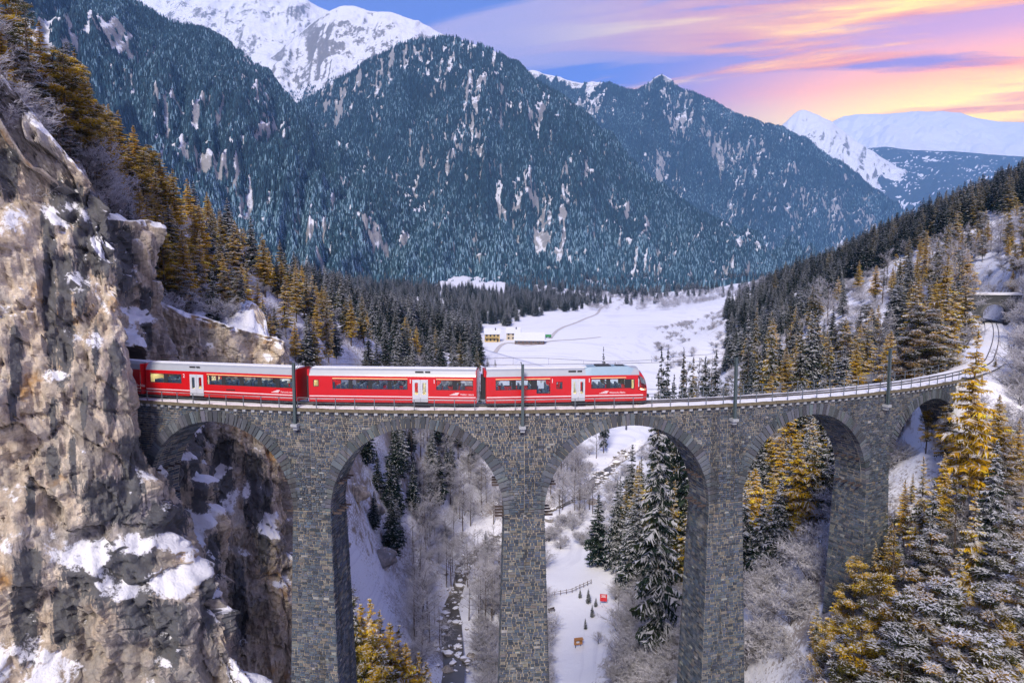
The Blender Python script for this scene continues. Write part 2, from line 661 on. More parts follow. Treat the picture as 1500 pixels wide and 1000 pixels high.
CLIFF_LEVELS = {
    36: [(-113, 14), (-72, 47), (-54, 62), (-46.5, 71), (-48.5, 75), (-48, 81), (-47, 87), (-52, 93), (-42, 98), (-37, 101), (-38, 108), (-46, 120)],
    18: [(-112, 12), (-69, 44), (-51, 60), (-41, 69.3), (-44.0, 73.0), (-44, 79), (-42.5, 83.5), (-49, 90), (-40, 96), (-34, 99), (-35, 106), (-42, 119)],
    0: [(-110, 10), (-66, 42), (-48, 58), (-38.2, 66.6), (-41.6, 70.0), (-41.2, 77.0), (-39.8, 81.5), (-45, 87), (-36.5, 92), (-31, 96), (-32, 104), (-38, 118)],
    -10: [(-110, 10), (-66, 42), (-48, 57.5), (-36.8, 65.8), (-38.5, 70), (-38.8, 76.5), (-37.5, 81), (-40, 86), (-33.5, 90), (-30.5, 94), (-31, 103), (-37, 117)],
    -19: [(-108, 9), (-65, 41), (-46, 56), (-31.0, 64.2), (-32.0, 69.0), (-37, 76), (-36.5, 81), (-38, 85), (-32, 89), (-29.5, 93), (-30, 102), (-36, 116)],
    -30: [(-108, 9), (-64, 40), (-44, 54), (-25.2, 62.6), (-26.0, 68), (-33, 75), (-35, 80), (-36, 85), (-30, 89), (-28.3, 93), (-29, 102), (-35, 116)],
    -75: [(-106, 8), (-62, 38), (-42, 52), (-22, 60), (-22.0, 68), (-30, 74), (-33, 80), (-34, 85), (-28, 89), (-26, 93), (-27, 102), (-33, 116)],
}
CLIFF_TOP = [58, 50, 41, 22.5, 22, 19.5, 19, 11, 6, 3.5, -1, -2]
CL0 = np.array(CLIFF_LEVELS[0], float)
CLX = np.vstack([CL0, [(-46, 135), (-50, 160), (-50, 190), (-42, 230), (-18, 300), (10, 400)]])

shared = [  # X, Y, Z on the long hillside behind the cliff and round the gorge
    (-39, 150, -22), (-37, 143, -27.5), (-35, 135, -35), (-32, 128, -45), (-31.5, 150, -46), (-35, 185, -31), (-26, 175, -49), (-26, 168, -59), (-21.5, 215, -48), (-24, 215, -37), (-41, 200, -9.5), (-34, 118, -38), (-28, 110, -52), (-15, 160, -66), (-12, 185, -66), (-4, 160, -66),
    (-2, 235, -52), (-67, 150, 18.5), (-63, 190, 5), (-53, 230, -8), (-16, 320, -31), (-100, 150, 38), (-110, 200, 27), (-110, 260, 12),
    (-60, 290, -14), (-90, 360, -10), (-52, 122, 3), (-56, 140, 4), (-50, 165, 2), (10, 330, -45),
]
upper_pts = shared + [
    (-56, 90, 29), (-48, 66, 27), (-44, 72, 22), (-52, 62, 41), (-60, 70, 43), (-46, 77, 19.5), (-44.5, 83, 18), (-48, 89, 12), (-41, 96, 6), (-35, 100, 4.5), (-36, 107, 1),
    (-75, 52, 53), (-90, 60, 60), (-80, 90, 46), (-120, 20, 62), (-140, 80, 85), (-70, 110, 33), (-58, 105, 19), (-52, 112, 8), (-60, 120, 20), (-90, 120, 44),
    (-150, 300, 40), (-46, 102, 7), (-43, 118, -2),
]
lower_pts = shared + [
    # gorge floor, river and path
    (-15, 133, -66), (-24, 187, -67), (5, 215, -66.5), (30, 253, -67), (15, 133, -66), (18, 167, -66), (26, 187, -66), (-12, 100, -66), (10, 95, -66), (0, 60, -70),
    (-25, 70, -62), (-60, 30, -60), (-24, 104, -52), (40, 300, -64.5), (0, 30, -72), (0, 170, -66), (60, 330, -61), (20, 280, -65), (-30, 95, -50), (-20, 92, -58),
    # right bank
    (30, 85, -41), (43, 90, -23), (35, 100, -39), (43, 100, -30), (24, 70, -47), (40, 76, -24), (34, 62, -37), (48, 66, -24), (56, 78, -13), (62, 92, -4),
    (25, 130, -60), (33, 140, -58), (40, 120, -45), (52, 118, -32), (31, 170, -64), (45, 150, -52), (60, 150, -36), (50, 180, -45), (70, 175, -30), (75, 130, -12), (64, 118, -20),
    (90, 180, -14), (60, 215, -52), (95, 230, -22), (120, 215, -5), (135, 300, -7), (66, 60, -8), (75, 75, 4), (60, 45, -14), (90, 60, 20), (100, 110, 14), (125, 140, 18),
    (150, 180, 22), (172, 205, 22), (165, 262, 15), (185, 250, 26), (219, 300, 32), (181, 335, 15), (285, 380, 54), (264, 480, 36), (270, 600, 14), (259, 700, 0), (175, 500, -10),
    (150, 90, 50), (200, 160, 60), (260, 260, 58), (400, 500, 88), (420, 800, 48), (380, 1000, 10), (110, 330, -30), (62, 260, -58),
    # valley fields
    (-14, 480, -53), (88, 420, -50), (93, 620, -44), (37, 760, -40), (-20, 620, -47), (130, 420, -42), (160, 560, -26), (360, 1200, -24), (272, 800, -28), (220, 1500, -22), (60, 1000, -32),
    (-152, 800, -30), (-60, 1000, -26), (-200, 600, -30), (-120, 480, -28), (-190, 1700, 2), (-20, 1700, 2), (-400, 1200, 10), (-300, 800, 0), (-800, 1500, 60), (500, 2200, -12), (0, 2500, 5),
    (1500, 3500, 0), (600, 1500, 10), (900, 1500, 120), (-3000, 4000, 200), (3000, 4000, 40), (4000, 12000, 60), (-4000, 12000, 200), (0, 8000, 60), (0, 15000, 60),
]


def warp(X, Y):
    Yc = np.maximum(Y, 10) + 25
    return np.stack([X / Yc * 2.2, np.log(Yc) * 1.6], -1)


CLP = np.vstack([CLX, [(40, 480), (-600, 480), (-600, 0), (-140, -10)]])


def in_poly(P, poly):
    c = np.zeros(len(P), bool)
    for a, b in zip(poly, np.roll(poly, -1, axis=0)):
        if a[1] == b[1]:
            continue
        m = (a[1] > P[:, 1]) != (b[1] > P[:, 1])
        c ^= m & (P[:, 0] < (b[0] - a[0]) * (P[:, 1] - a[1]) / (b[1] - a[1]) + a[0])
    return c


class TPS:
    def __init__(s, pts, lam=2e-4):
        P = np.array(pts, float)
        s.c = warp(P[:, 0], P[:, 1])
        n = len(P)
        K = s.ker(s.c, s.c) + lam * np.eye(n)
        Q = np.c_[np.ones(n), s.c]
        A = np.block([[K, Q], [Q.T, np.zeros((3, 3))]])
        s.w = np.linalg.solve(A, np.r_[P[:, 2], np.zeros(3)])

    @staticmethod
    def ker(a, b):
        d2 = ((a[:, None, :] - b[None]) ** 2).sum(-1)
        return 0.5 * d2 * np.log(d2 + 1e-12)

    def __call__(s, X, Y):
        out = np.empty(len(X))
        p = warp(X, Y)
        for i in range(0, len(X), 20000):
            q = p[i:i + 20000]
            out[i:i + 20000] = s.ker(q, s.c) @ s.w[:-3] + np.c_[np.ones(len(q)), q] @ s.w[-3:]
        return out


T_UP, T_LO = TPS(upper_pts), TPS(lower_pts)
RIVER = np.array([(-10, 60), (-11, 100), (-12, 133), (-15, 160), (-13, 187), (-4, 205), (8, 222), (26, 246), (34, 268), (44, 288), (58, 305)], float)


def ground(X, Y, detail=True):
    X = np.atleast_1d(np.asarray(X, float)).ravel()
    Y = np.atleast_1d(np.asarray(Y, float)).ravel()
    lo = np.clip(T_LO(X, Y), -72, 260)
    upz = np.clip(T_UP(X, Y), -72, 120)
    P = np.stack([X, Y], -1)
    near = (Y < 460) & (X < 120) & (X > -260)
    sdist = np.full(len(X), 50.0)
    if near.any():
        d, _s = dist_poly(P[near], CLX)
        sdist[near] = np.where(in_poly(P[near], CLP), d, -d)
    wdt = 5.0 + np.clip((Y - 105) * 0.25, 0, 30)
    m = np.where(near, sstep(sdist, 2.5, 2.5 + wdt), 0.0)
    m = np.where((X < 0) & (Y < 20), 0, m)
    z = lo * (1 - m) + upz * m
    if detail:
        p3 = np.stack([X, Y, np.zeros_like(X)], -1)
        amp = np.clip(1.0 + (Y - 300) / 400, 1.0, 4.0)
        flat = sstep(z, -64.5, -58) * 0.9 + 0.1
        fld = 1 - 0.93 * sstep(Y, 380, 440) * sstep(-z, 20, 30) * (1 - sstep(Y, 1300, 1500))
        z = z + flat * fld * (amp * 1.6 * fbm(p3 / 22, 4) + 0.6 * fbm(p3 / 4.5 + 5, 3)) + 0.8 * (1 - fld) * fbm(p3 / 160, 3)
    z = z + sstep(Y, 1450, 2100) * (1 - sstep(Y, 6000, 9000)) * (38 * fbm(np.stack([X, Y, 0 * X], -1) / 420 + 2, 3) + 6)
    # river channel
    dr, _ = dist_poly(P, RIVER)
    ch = (1 - sstep(dr, 0.8, 3.6)) * (Y < 310) * (Y > 50) * sstep(-z, 56, 62)
    z = z * (1 - ch) + np.minimum(z, -67.9) * ch
    # railway ledge beyond the viaduct
    dt, _ = dist_poly(P, TRACK)
    k = 1 - sstep(dt, 2.9, 8.5)
    k = np.where((X > 55) & (Y > 80), k, 0)
    z = z * (1 - k) + (-0.45) * k
    return z


def spaced(a, b, fine0, fine1, step, grow):
    c = list(np.arange(fine0, fine1 + 1e-6, step))
    d, x = step, fine0
    left = []
    while x > a:
        d *= grow
        x -= d
        left.append(x)
    d, x = step, c[-1]
    right = []
    while x < b:
        d *= grow
        x += d
        right.append(x)
    return np.array(left[::-1] + c + right)


gx = spaced(-6500, 14000, -75, 130, 1.15, 1.045)
gy = spaced(-150, 18800, 46, 250, 1.25, 1.028)
GX, GY = np.meshgrid(gx, gy)
gz = ground(GX.ravel(), GY.ravel())
V = np.stack([GX.ravel(), GY.ravel(), gz], -1)
F = grid_faces(len(gy), len(gx))
# leave the railway tunnel open inside the mountain
fc = V[F].mean(1)
rr = np.hypot(fc[:, 0] - XC, fc[:, 1] - YC)
aa = np.arctan2(fc[:, 0] - XC, YC - fc[:, 1]) * RF
keep = ~((np.abs(rr - RT) < 3.6) & (aa < -35.5) & (aa > -75))
obj('ground', npmesh('ground', V, [F[keep]], [M_TERRAIN], smooth=True), kind='structure')

# river
rv, rq = [], []
pts = RIVER
for i, p in enumerate(pts):
    d = pts[min(i + 1, len(pts) - 1)] - pts[max(i - 1, 0)]
    d /= np.linalg.norm(d)
    n_ = np.array([-d[1], d[0]])
    for w in (-2.4, 2.4):
        rv.append([*(p + n_ * w), -67.2])
m_river, T = new_mat('river_water')
pp = world_pos(T)
T.put(T.b.inputs['Base Color'], T.mix(T.noise(pp, 0.4, 5, 0.6), (0.05, 0.05, 0.045), (0.16, 0.14, 0.11)))
T.b.inputs['Roughness'].default_value = 0.12
bump(T, T.noise(pp, 2.5, 4, 0.6), 0.5, 0.08)
rq = [[2 * i, 2 * i + 2, 2 * i + 3, 2 * i + 1] for i in range(len(pts) - 1)]
obj('river', npmesh('river', rv, [rq], [m_river]), kind='structure')

# ================================================================== CLIFF
levels = sorted(CLIFF_LEVELS, reverse=True)
ctrl = np.array([CLIFF_LEVELS[l] for l in levels], float)      # level, point, xy


def catmull(P, u):
    """P (n, d), u in [0, n-1]"""
    i = np.clip(np.floor(u).astype(int), 0, len(P) - 2)
    t = (u - i)[:, None]
    p0, p1, p2, p3 = P[np.maximum(i - 1, 0)], P[i], P[i + 1], P[np.minimum(i + 2, len(P) - 1)]
    return 0.5 * (2 * p1 + (p2 - p0) * t + (2 * p0 - 5 * p1 + 4 * p2 - p3) * t ** 2 + (3 * p1 - p0 - 3 * p2 + p3) * t ** 3)


seg = np.hypot(*np.diff(CL0, axis=0).T)
us = []
for i, L in enumerate(seg):
    step = 0.9 if i == 0 else (0.36 if i == 1 else 0.21)
    us += list(i + np.arange(0, 1, step / L))
us = np.array(us + [len(CL0) - 1.0])
lev_xy = np.stack([catmull(ctrl[k], us) for k in range(len(levels))])   # level, u, xy
top = catmull(np.array(CLIFF_TOP, float)[:, None], us)[:, 0]
NT_ = 330
rows = []
tt = np.linspace(0, 1, NT_)
z0 = -50.0
Z = top[None, :] + (z0 - top[None, :]) * tt[:, None]
XY = np.empty((NT_, len(us), 2))
la = np.array(levels, float)[::-1]
for j in range(len(us)):
    for c in (0, 1):
        XY[:, j, c] = np.interp(Z[:, j], la, lev_xy[::-1, j, c])
du = np.gradient(XY, axis=1)
nrm = np.stack([du[..., 1], -du[..., 0]], -1)
nrm /= np.linalg.norm(nrm, axis=-1)[..., None] + 1e-9
p3 = np.stack([XY[..., 0], XY[..., 1], Z], -1).reshape(-1, 3)
slab = ridged(p3 * np.array([0.075, 0.075, 0.03]) + 3, 4, 0.55) - 0.55
dsp = 2.6 * fbm(p3 * np.array([0.06, 0.06, 0.05]), 3) + 2.4 * slab + 1.1 * fbm(p3 * np.array([0.30, 0.30, 0.14]) + 9, 4, 0.55) + 0.9 * (ridged(p3 * np.array([.42, .42, .2]) + 51, 3) - .6) + 0.45 * np.abs(fbm(p3 * np.array([1.0, 1.0, 0.7]) + 31, 3))
ter = p3[:, 2] * 0.33 + 2.2 * perlin(p3 * 0.07 + 5)
dsp += 0.65 * (np.abs((ter % 1) - 0.5) * 2 - 0.5) * sstep(perlin(p3 * 0.05 + 40), -0.1, 0.3)       # broken ledges
# fractured blocks: planar cells with their own offset and tilt, joints recessed between them
for cs, am, tl, cr in (((5.0, 5.0, 9.0), .75, .9, .5), ((1.9, 1.9, 3.6), .30, .45, .28), ((.8, .8, 1.3), .11, .20, .12)):
    pw = p3 + 0.35 * cs[0] * np.stack([perlin(p3 / cs[0] * .7 + 3), perlin(p3 / cs[0] * .7 + 13), perlin(p3 / cs[0] * .7 + 23)], -1)
    r1_, tilt_, gap_ = worley(pw / np.array(cs))
    dsp += am * r1_ + tl * tilt_ - cr * np.exp(-gap_ / .07)
dsp = dsp.reshape(NT_, -1)
# calm near the railway and where the viaduct springs from the rock
rr = np.hypot(XY[..., 0] - XC, YC - XY[..., 1])
calm = 1 - 0.80 * np.exp(-((rr - 103.0) / 5.5) ** 2) * np.exp(-((Z - 0.5) / 6.5) ** 2) * (XY[..., 1] < 82)
XYd = XY + nrm * (dsp * calm)[..., None]
# rim: rows curling back into the hillside
rim = []
for k in range(14, 0, -1):
    q = XYd[0] - nrm[0] * (k * 0.75)
    zz = ground(q[:, 0], q[:, 1], True)
    w = sstep(np.full(len(us), float(k)), 0, 12)
    base_up = T_UP(q[:, 0], q[:, 1])
    zt = top * (1 - w) + (base_up - 0.4) * w + 1.0 * fbm(np.c_[q, 0 * zz] / 3.0, 4, .6) * sstep(np.full(len(us), float(k)), 0, 3)
    rim.append(np.c_[q, zt])
allv = np.concatenate([np.array(rim), np.concatenate([XYd, Z[..., None]], -1)], 0)
nr_, nc_ = allv.shape[:2]
V = allv.reshape(-1, 3)
F = grid_faces(nr_, nc_, True)
fc = V[F].mean(1)
rr = np.hypot(fc[:, 0] - XC, fc[:, 1] - YC)
aa = np.arctan2(fc[:, 0] - XC, YC - fc[:, 1]) * RF
hole = (np.abs(rr - RT) < 2.45 - 0.35 * np.clip(fc[:, 2] - 3.2, 0, 3)) & (fc[:, 2] > -0.6) & (fc[:, 2] < 5.2) & (aa < -30) & (fc[:, 1] < 80)
cliff = thing('cliff', 'tall tan limestone cliff streaked with black seepage beside the tunnel mouth', 'cliff')
# how far the wall lies back, on a broadened surface: snow settles on those ledges
Gs = allv.copy()
for ax, hw_ in ((0, 4), (1, 4)):
    acc = 0
    for o_ in range(-hw_, hw_ + 1):
        idx_ = np.clip(np.arange(Gs.shape[ax]) + o_, 0, Gs.shape[ax] - 1)
        acc = acc + np.take(Gs, idx_, axis=ax)
    Gs = acc / (2 * hw_ + 1)
nl_ = np.cross(np.gradient(Gs, axis=1), np.gradient(Gs, axis=0))
nl_ /= np.linalg.norm(nl_, axis=-1)[..., None] + 1e-9
ledge = np.abs(nl_[..., 2]) * np.where(nl_[..., 2] * np.sign(np.median(nl_[:8, :, 2])) > 0, 1, -1)
rock = obj('rock_face', npmesh('rock_face', V, [F[~hole]], [M_CLIFF], smooth=False), cliff)
# seepage stains: (column, top, bottom, half width) of each run, set where it hangs on the wall
STAINS = [(72, 300, 590, 7), (94, 370, 600, 9), (84, 585, 645, 5), (80, 655, 702, 7), (172, 500, 560, 8), (165, 545, 625, 6), (120, 330, 480, 8), (66, 400, 500, 5), (150, 285, 420, 24), (105, 265, 340, 20),
          (15, 215, 300, 12), (195, 640, 770, 13), (165, 700, 775, 30), (150, 790, 900, 26), (200, 800, 960, 22), (120, 800, 870, 26), (240, 735, 800, 22), (95, 860, 960, 14), (250, 880, 1000, 20), (45, 700, 760, 5),
          (290, 620, 800, 9), (330, 640, 760, 12), (310, 780, 960, 8), (375, 660, 800, 10), (255, 640, 730, 12), (350, 820, 960, 7), (390, 700, 860, 6), (215, 420, 520, 6), (185, 330, 450, 10), (40, 800, 1000, 14), (20, 480, 640, 6),
          (140, 480, 560, 4), (128, 560, 640, 3), (110, 640, 740, 4)]
yc_ = V[:, 1] * CP - (V[:, 2] - CAM_H) * SP
pxv = 750 + 1000 * V[:, 0] / yc_
pyv = 500 - 1000 * ((V[:, 2] - CAM_H) * CP + V[:, 1] * SP) / yc_
wob = 9 * perlin(V * np.array([.12, .12, .12])) + 3.5 * perlin(V * .5)
sta = np.zeros(len(V))
for c_, t_, b_, w_ in STAINS:
    fade = sstep(pyv, t_ - 12, t_ + 18) * (1 - sstep(pyv, b_ - (b_ - t_) * .45, b_ + 10))
    sta = np.maximum(sta, np.exp(-((pxv - c_ - wob) / (w_ * 1.25)) ** 2) * fade)
fm_ = ledge.ravel()[F[~hole]].mean(1) > .36
rock.data.polygons.foreach_set('use_smooth', fm_)
sat_ = rock.data.attributes.new('stain', 'FLOAT', 'POINT')
sat_.data.foreach_set('value', sta.astype(np.float32))
lat_ = rock.data.attributes.new('ledge', 'FLOAT', 'POINT')
lat_.data.foreach_set('value', ledge.ravel().astype(np.float32))
# tunnel bore behind the rock opening
mb = MB()
ss = np.linspace(-33.5, -66, 18)
prof = [(-2.9, -0.8), (-2.9, 3.0), (-2.3, 4.6), (-1.1, 5.5), (0, 5.8), (1.1, 5.5), (2.3, 4.6), (2.9, 3.0), (2.9, -0.8)]
tv = np.array([arc(s, RT + a, b) for s in ss for a, b in prof])
# start only where rock covers it
M_TUNNEL = mat_plain('tunnel_rock', (0.10, 0.09, 0.085), 0.95, 0, 0.4, 1.5)
sel = [k for k in range(len(ss)) if ss[k] < -38.2]
tv = np.array([arc(ss[k], RT + a, b) for k in sel for a, b in prof])
n = len(prof)
q = [[i * n + k, i * n + k + 1, (i + 1) * n + k + 1, (i + 1) * n + k] for i in range(len(sel) - 1) for k in range(n - 1)]
L = (len(sel) - 1) * n
q += [[L + k, L + k + 1, L + n - 2 - k, L + n - 1 - k] for k in range(n // 2)]
mb.add(tv, q)
mb.build('tunnel_bore', M_TUNNEL, cliff)

# ================================================================== MOUNTAINS
def loft(name, ridge, foot, nu, nv, wl, amp, mat, back=900, power=1.0, seed=0, edge=0.12, clear_t=0.42, treeline=None):
    ridge = np.array([at(*r) for r in ridge])
    foot = np.array([at(*r) for r in foot])
    u = np.linspace(0, len(ridge) - 1, nu)
    R_ = catmull(ridge, u)
    Fp = catmull(foot, u)
    v = np.linspace(0, 1, nv)[:, None, None]
    G = R_[None] * (1 - v) + Fp[None] * v
    prof_ = (1 - v[..., 0]) ** power
    G[..., 2] = Fp[None, :, 2] + (R_[None, :, 2] - Fp[None, :, 2]) * prof_
    p = G.reshape(-1, 3)
    env = (edge + (1 - edge) * np.sin(math.pi * np.clip(v[..., 0], 0, 1)) ** 0.6 * np.ones((1, nu))).reshape(-1)
    q = p / wl + seed
    q[:, 2] *= 0.35
    arc_u = np.r_[0, np.cumsum(np.linalg.norm(np.diff(R_, axis=0), axis=1))]
    len_v = np.linalg.norm(R_ - Fp, axis=1).mean()
    UU, VV = np.meshgrid(arc_u, v[:, 0, 0] * len_v)
    wu = UU + .18 * VV + 90 * perlin(np.c_[(UU / 500).ravel(), (VV / 500).ravel(), np.full(UU.size, seed)]).reshape(UU.shape)
    spur = ridged(np.c_[(wu / (wl * .75)).ravel(), (VV / (wl * 4)).ravel(), np.full(UU.size, seed + 2)], 4, .5)     # spurs and gullies running down the slope
    dz_ = (amp * (ridged(q, 6, 0.52) - 0.55) * 1.3 + amp * 1.5 * (spur - .55)) * env
    p[:, 2] += dz_
    bk = R_.copy()
    bk[:, 2] -= back * 0.7
    out = bk - 0
    out[:, :2] += back * (R_[:, :2] - Fp[:, :2]) / (np.linalg.norm(R_[:, :2] - Fp[:, :2], axis=1)[:, None] + 1e-6)
    skirt = p[-nu:].copy()
    skirt[:, 2] -= 160
    V_ = np.concatenate([out, p, skirt])
    F_ = grid_faces(nv + 2, nu, True)
    me = npmesh(name, V_, [F_], [mat], smooth=True)
    # clearings: avalanche chutes running down the slope plus open patches
    arc_u = np.r_[0, np.cumsum(np.linalg.norm(np.diff(R_, axis=0), axis=1))]
    len_v = np.linalg.norm(R_ - Fp, axis=1).mean()
    UU, VV = np.meshgrid(arc_u, v[:, 0, 0] * len_v)
    skew = UU + 0.25 * VV
    c1 = fbm(np.c_[(skew / 46).ravel(), (VV / 330).ravel(), np.full(UU.size, seed)], 4, .55)
    c2 = fbm(np.c_[(UU / 480).ravel(), (VV / 420).ravel(), np.full(UU.size, seed + 7)], 4, .55)
    c3 = fbm(np.c_[(UU / 22).ravel(), (VV / 45).ravel(), np.full(UU.size, seed + 3)], 3, .6)
    cl = (c1 * .60 + c2 * .60 + c3 * .55 + .35 * (.55 - spur).reshape(-1)).reshape(nv, nu)
    cl = sstep(cl, clear_t, clear_t + .14)
    if treeline:
        zz = p[:, 2].reshape(nv, nu) + 160 * c2.reshape(nv, nu) + 130 * c1.reshape(nv, nu)
        cl = np.maximum(cl, sstep(zz, treeline - 40, treeline + 60))
    at_ = me.attributes.new('clearing', 'FLOAT', 'POINT')
    at_.data.foreach_set('value', np.concatenate([np.ones(nu), cl.ravel(), cl[-1]]).astype(np.float32))
    obj(name, me, kind='structure')
    return p.reshape(nv, nu, 3), cl


G_A, CL_A = loft('mountain', [(-420, -420, 2100), (-150, -220, 2400), (50, -90, 2650), (200, 2, 2900), (300, 48, 3000), (375, 92, 3050), (440, 165, 3000), (500, 210, 2900), (560, 250, 2800), (650, 318, 2600), (740, 364, 2400), (850, 412, 2200)],
           [(-500, 470, 650), (-300, 455, 700), (0, 450, 800), (150, 445, 880), (260, 440, 960), (360, 437, 1080), (440, 434, 1180), (510, 430, 1300), (590, 426, 1450), (680, 421, 1650), (760, 418, 1850), (860, 416, 2050)],
           420, 260, 520, 160, M_FOREST, power=1.32, seed=1.0, clear_t=0.22)
G_B, CL_B = loft('mountain', [(340, 190, 4300), (440, 150, 4250), (500, 112, 4200), (560, 78, 4150), (610, 56, 4100), (650, 52, 4100), (700, 66, 4050), (745, 88, 4000), (800, 128, 3950), (880, 190, 3900), (960, 262, 3850), (1050, 330, 3800), (1150, 385, 3800), (1220, 405, 3800)],
           [(340, 400, 3300), (440, 402, 3200), (520, 405, 3000), (590, 408, 2750), (640, 410, 2600), (690, 411, 2450), (740, 412, 2400), (790, 412, 2400), (850, 412, 2450), (910, 411, 2550), (980, 410, 2700), (1060, 409, 2900), (1150, 408, 3200), (1230, 409, 3500)],
           420, 240, 650, 215, M_FOREST, power=1.28, seed=4.2, clear_t=0.27, treeline=1620)
G_C, CL_C = loft('mountain', [(700, 120, 7830), (780, 104, 7695), (830, 116, 7627), (880, 122, 7560), (930, 130, 7425), (965, 111, 7290), (1000, 128, 7222), (1050, 151, 7155), (1110, 180, 7020), (1160, 196, 6952), (1230, 238, 6817), (1285, 275, 6750), (1315, 300, 6750), (1345, 330, 6750)],
           [(700, 395, 5265), (780, 396, 5265), (830, 397, 5265), (880, 398, 5265), (930, 398, 5265), (980, 399, 5332), (1030, 399, 5400), (1080, 400, 5467), (1130, 400, 5535), (1180, 400, 5670), (1220, 399, 5805), (1260, 398, 5940), (1300, 397, 6075), (1340, 396, 6210)],
           400, 220, 800, 300, M_FOREST, power=1.2, seed=8.8, clear_t=0.27, treeline=2090)
G_D, CL_D = loft('snow_mountain', [(300, 140, 8200), (360, 105, 8000), (420, 62, 7800), (470, 22, 7600), (512, 8, 7500), (545, 14, 7400), (595, 26, 7300), (650, 52, 7200), (720, 110, 7200), (800, 180, 7200)],
           [(300, 260, 5600), (360, 250, 5500), (420, 240, 5400), (470, 235, 5300), (512, 235, 5200), (560, 235, 5200), (620, 240, 5200), (680, 250, 5200), (740, 260, 5300), (800, 280, 5300)],
           300, 160, 900, 170, M_ALPINE, seed=13.0, clear_t=.1, treeline=1750)
G_E, CL_E = loft('snow_mountain', [(40, 10, 9800), (130, -40, 9900), (200, -20, 10000), (280, -45, 10000), (330, -20, 10000), (380, -32, 10000), (430, -8, 10000), (480, 18, 10000), (540, 40, 10000), (600, 90, 10000)],
           [(40, 260, 7200), (130, 230, 7200), (200, 200, 7200), (280, 170, 7200), (330, 150, 7200), (380, 140, 7200), (430, 140, 7200), (480, 150, 7200), (540, 170, 7200), (600, 190, 7200)],
           260, 140, 1500, 260, M_ALPINE, seed=21.0)
G_F, CL_F = loft('snow_mountain', [(1080, 240, 11500), (1120, 205, 11500), (1150, 180, 11500), (1172, 162, 11500), (1195, 168, 11500), (1215, 178, 11400), (1240, 196, 11300), (1265, 214, 11200), (1300, 236, 11000), (1340, 262, 11000)],
           [(1080, 330, 9000), (1120, 325, 9000), (1150, 320, 9000), (1180, 315, 9000), (1205, 312, 9000), (1230, 310, 9000), (1255, 310, 9000), (1285, 310, 9000), (1320, 312, 9000), (1350, 318, 9000)],
           220, 120, 1100, 190, M_ALPINE, seed=31.0)
G_G, CL_G = loft('snow_mountain', [(1180, 200, 18500), (1240, 172, 18500), (1290, 168, 18500), (1345, 164, 18500), (1400, 166, 18500), (1450, 176, 18500), (1520, 178, 18500), (1600, 170, 18500), (1750, 160, 18500), (1950, 170, 18500)],
           [(1180, 250, 13500), (1240, 248, 13500), (1290, 245, 13500), (1345, 243, 13500), (1400, 243, 13500), (1450, 244, 13500), (1520, 246, 13500), (1600, 248, 13500), (1750, 250, 13500), (1950, 255, 13500)],
           260, 120, 2400, 260, M_FAR, seed=41.0)
G_H, CL_H = loft('wooded_hills', [(1180, 236, 12500), (1240, 224, 12500), (1290, 216, 12500), (1340, 220, 12500), (1400, 222, 12500), (1450, 226, 12500), (1520, 230, 12500), (1600, 228, 12500), (1750, 225, 12500), (1950, 230, 12500)],
           [(1180, 360, 8000), (1240, 340, 8000), (1290, 330, 8000), (1340, 325, 8000), (1400, 320, 8000), (1450, 320, 8000), (1520, 320, 8000), (1600, 322, 8000), (1750, 326, 8000), (1950, 330, 8000)],
           240, 100, 1400, 120, M_FOREST, seed=51.0)

# ================================================================== VIADUCT
PIERS = [-36.2, -15.0, 6.2, 27.4, 48.6, 69.8]
PITCH_S = 21.2
HALF = 1.95                       # half pier width at the springing
RAD = PITCH_S / 2 - HALF          # arch radius
Z_CROWN = -1.8
Z_SPR = Z_CROWN - RAD
RING = 1.08
Z_COP = -0.34                     # underside of the coping
BAT = 0.030                       # batter of the piers per metre


def mortar_mat():
    m, T = new_mat('lime_mortar')
    p = world_pos(T)
    n = T.noise(p, 0.8, 6, 0.65)
    f = T.noise(p, 9.0, 4, 0.7)
    c = T.mix(n, (0.34, 0.30, 0.235), (0.58, 0.50, 0.38))
    c = T.mix(T.math('MULTIPLY', f, 0.5), c, (0.26, 0.24, 0.22))
    T.put(T.b.inputs['Base Color'], c)
    T.b.inputs['Roughness'].default_value = 0.95
    bump(T, f, 0.5, 0.02)
    return m


M_MORTAR = mortar_mat()
viaduct = thing('viaduct', 'curved grey stone railway viaduct with tall round arches carrying the red train', 'viaduct')


def stone_color(n):
    base = np.array([[0.066, 0.076, 0.092], [0.098, 0.105, 0.112], [0.046, 0.052, 0.062], [0.14, 0.132, 0.118], [0.16, 0.138, 0.108], [0.075, 0.090, 0.112], [0.25, 0.235, 0.205]])
    w = np.array([0.27, 0.22, 0.22, 0.09, 0.07, 0.11, 0.02])
    c = base[rng.choice(len(base), n, p=w)] * np.array([.94, 1.02, 1.13])
    return c * rng.uniform(0.8, 1.25, (n, 1)) * rng.uniform(0.95, 1.05, (n, 3))


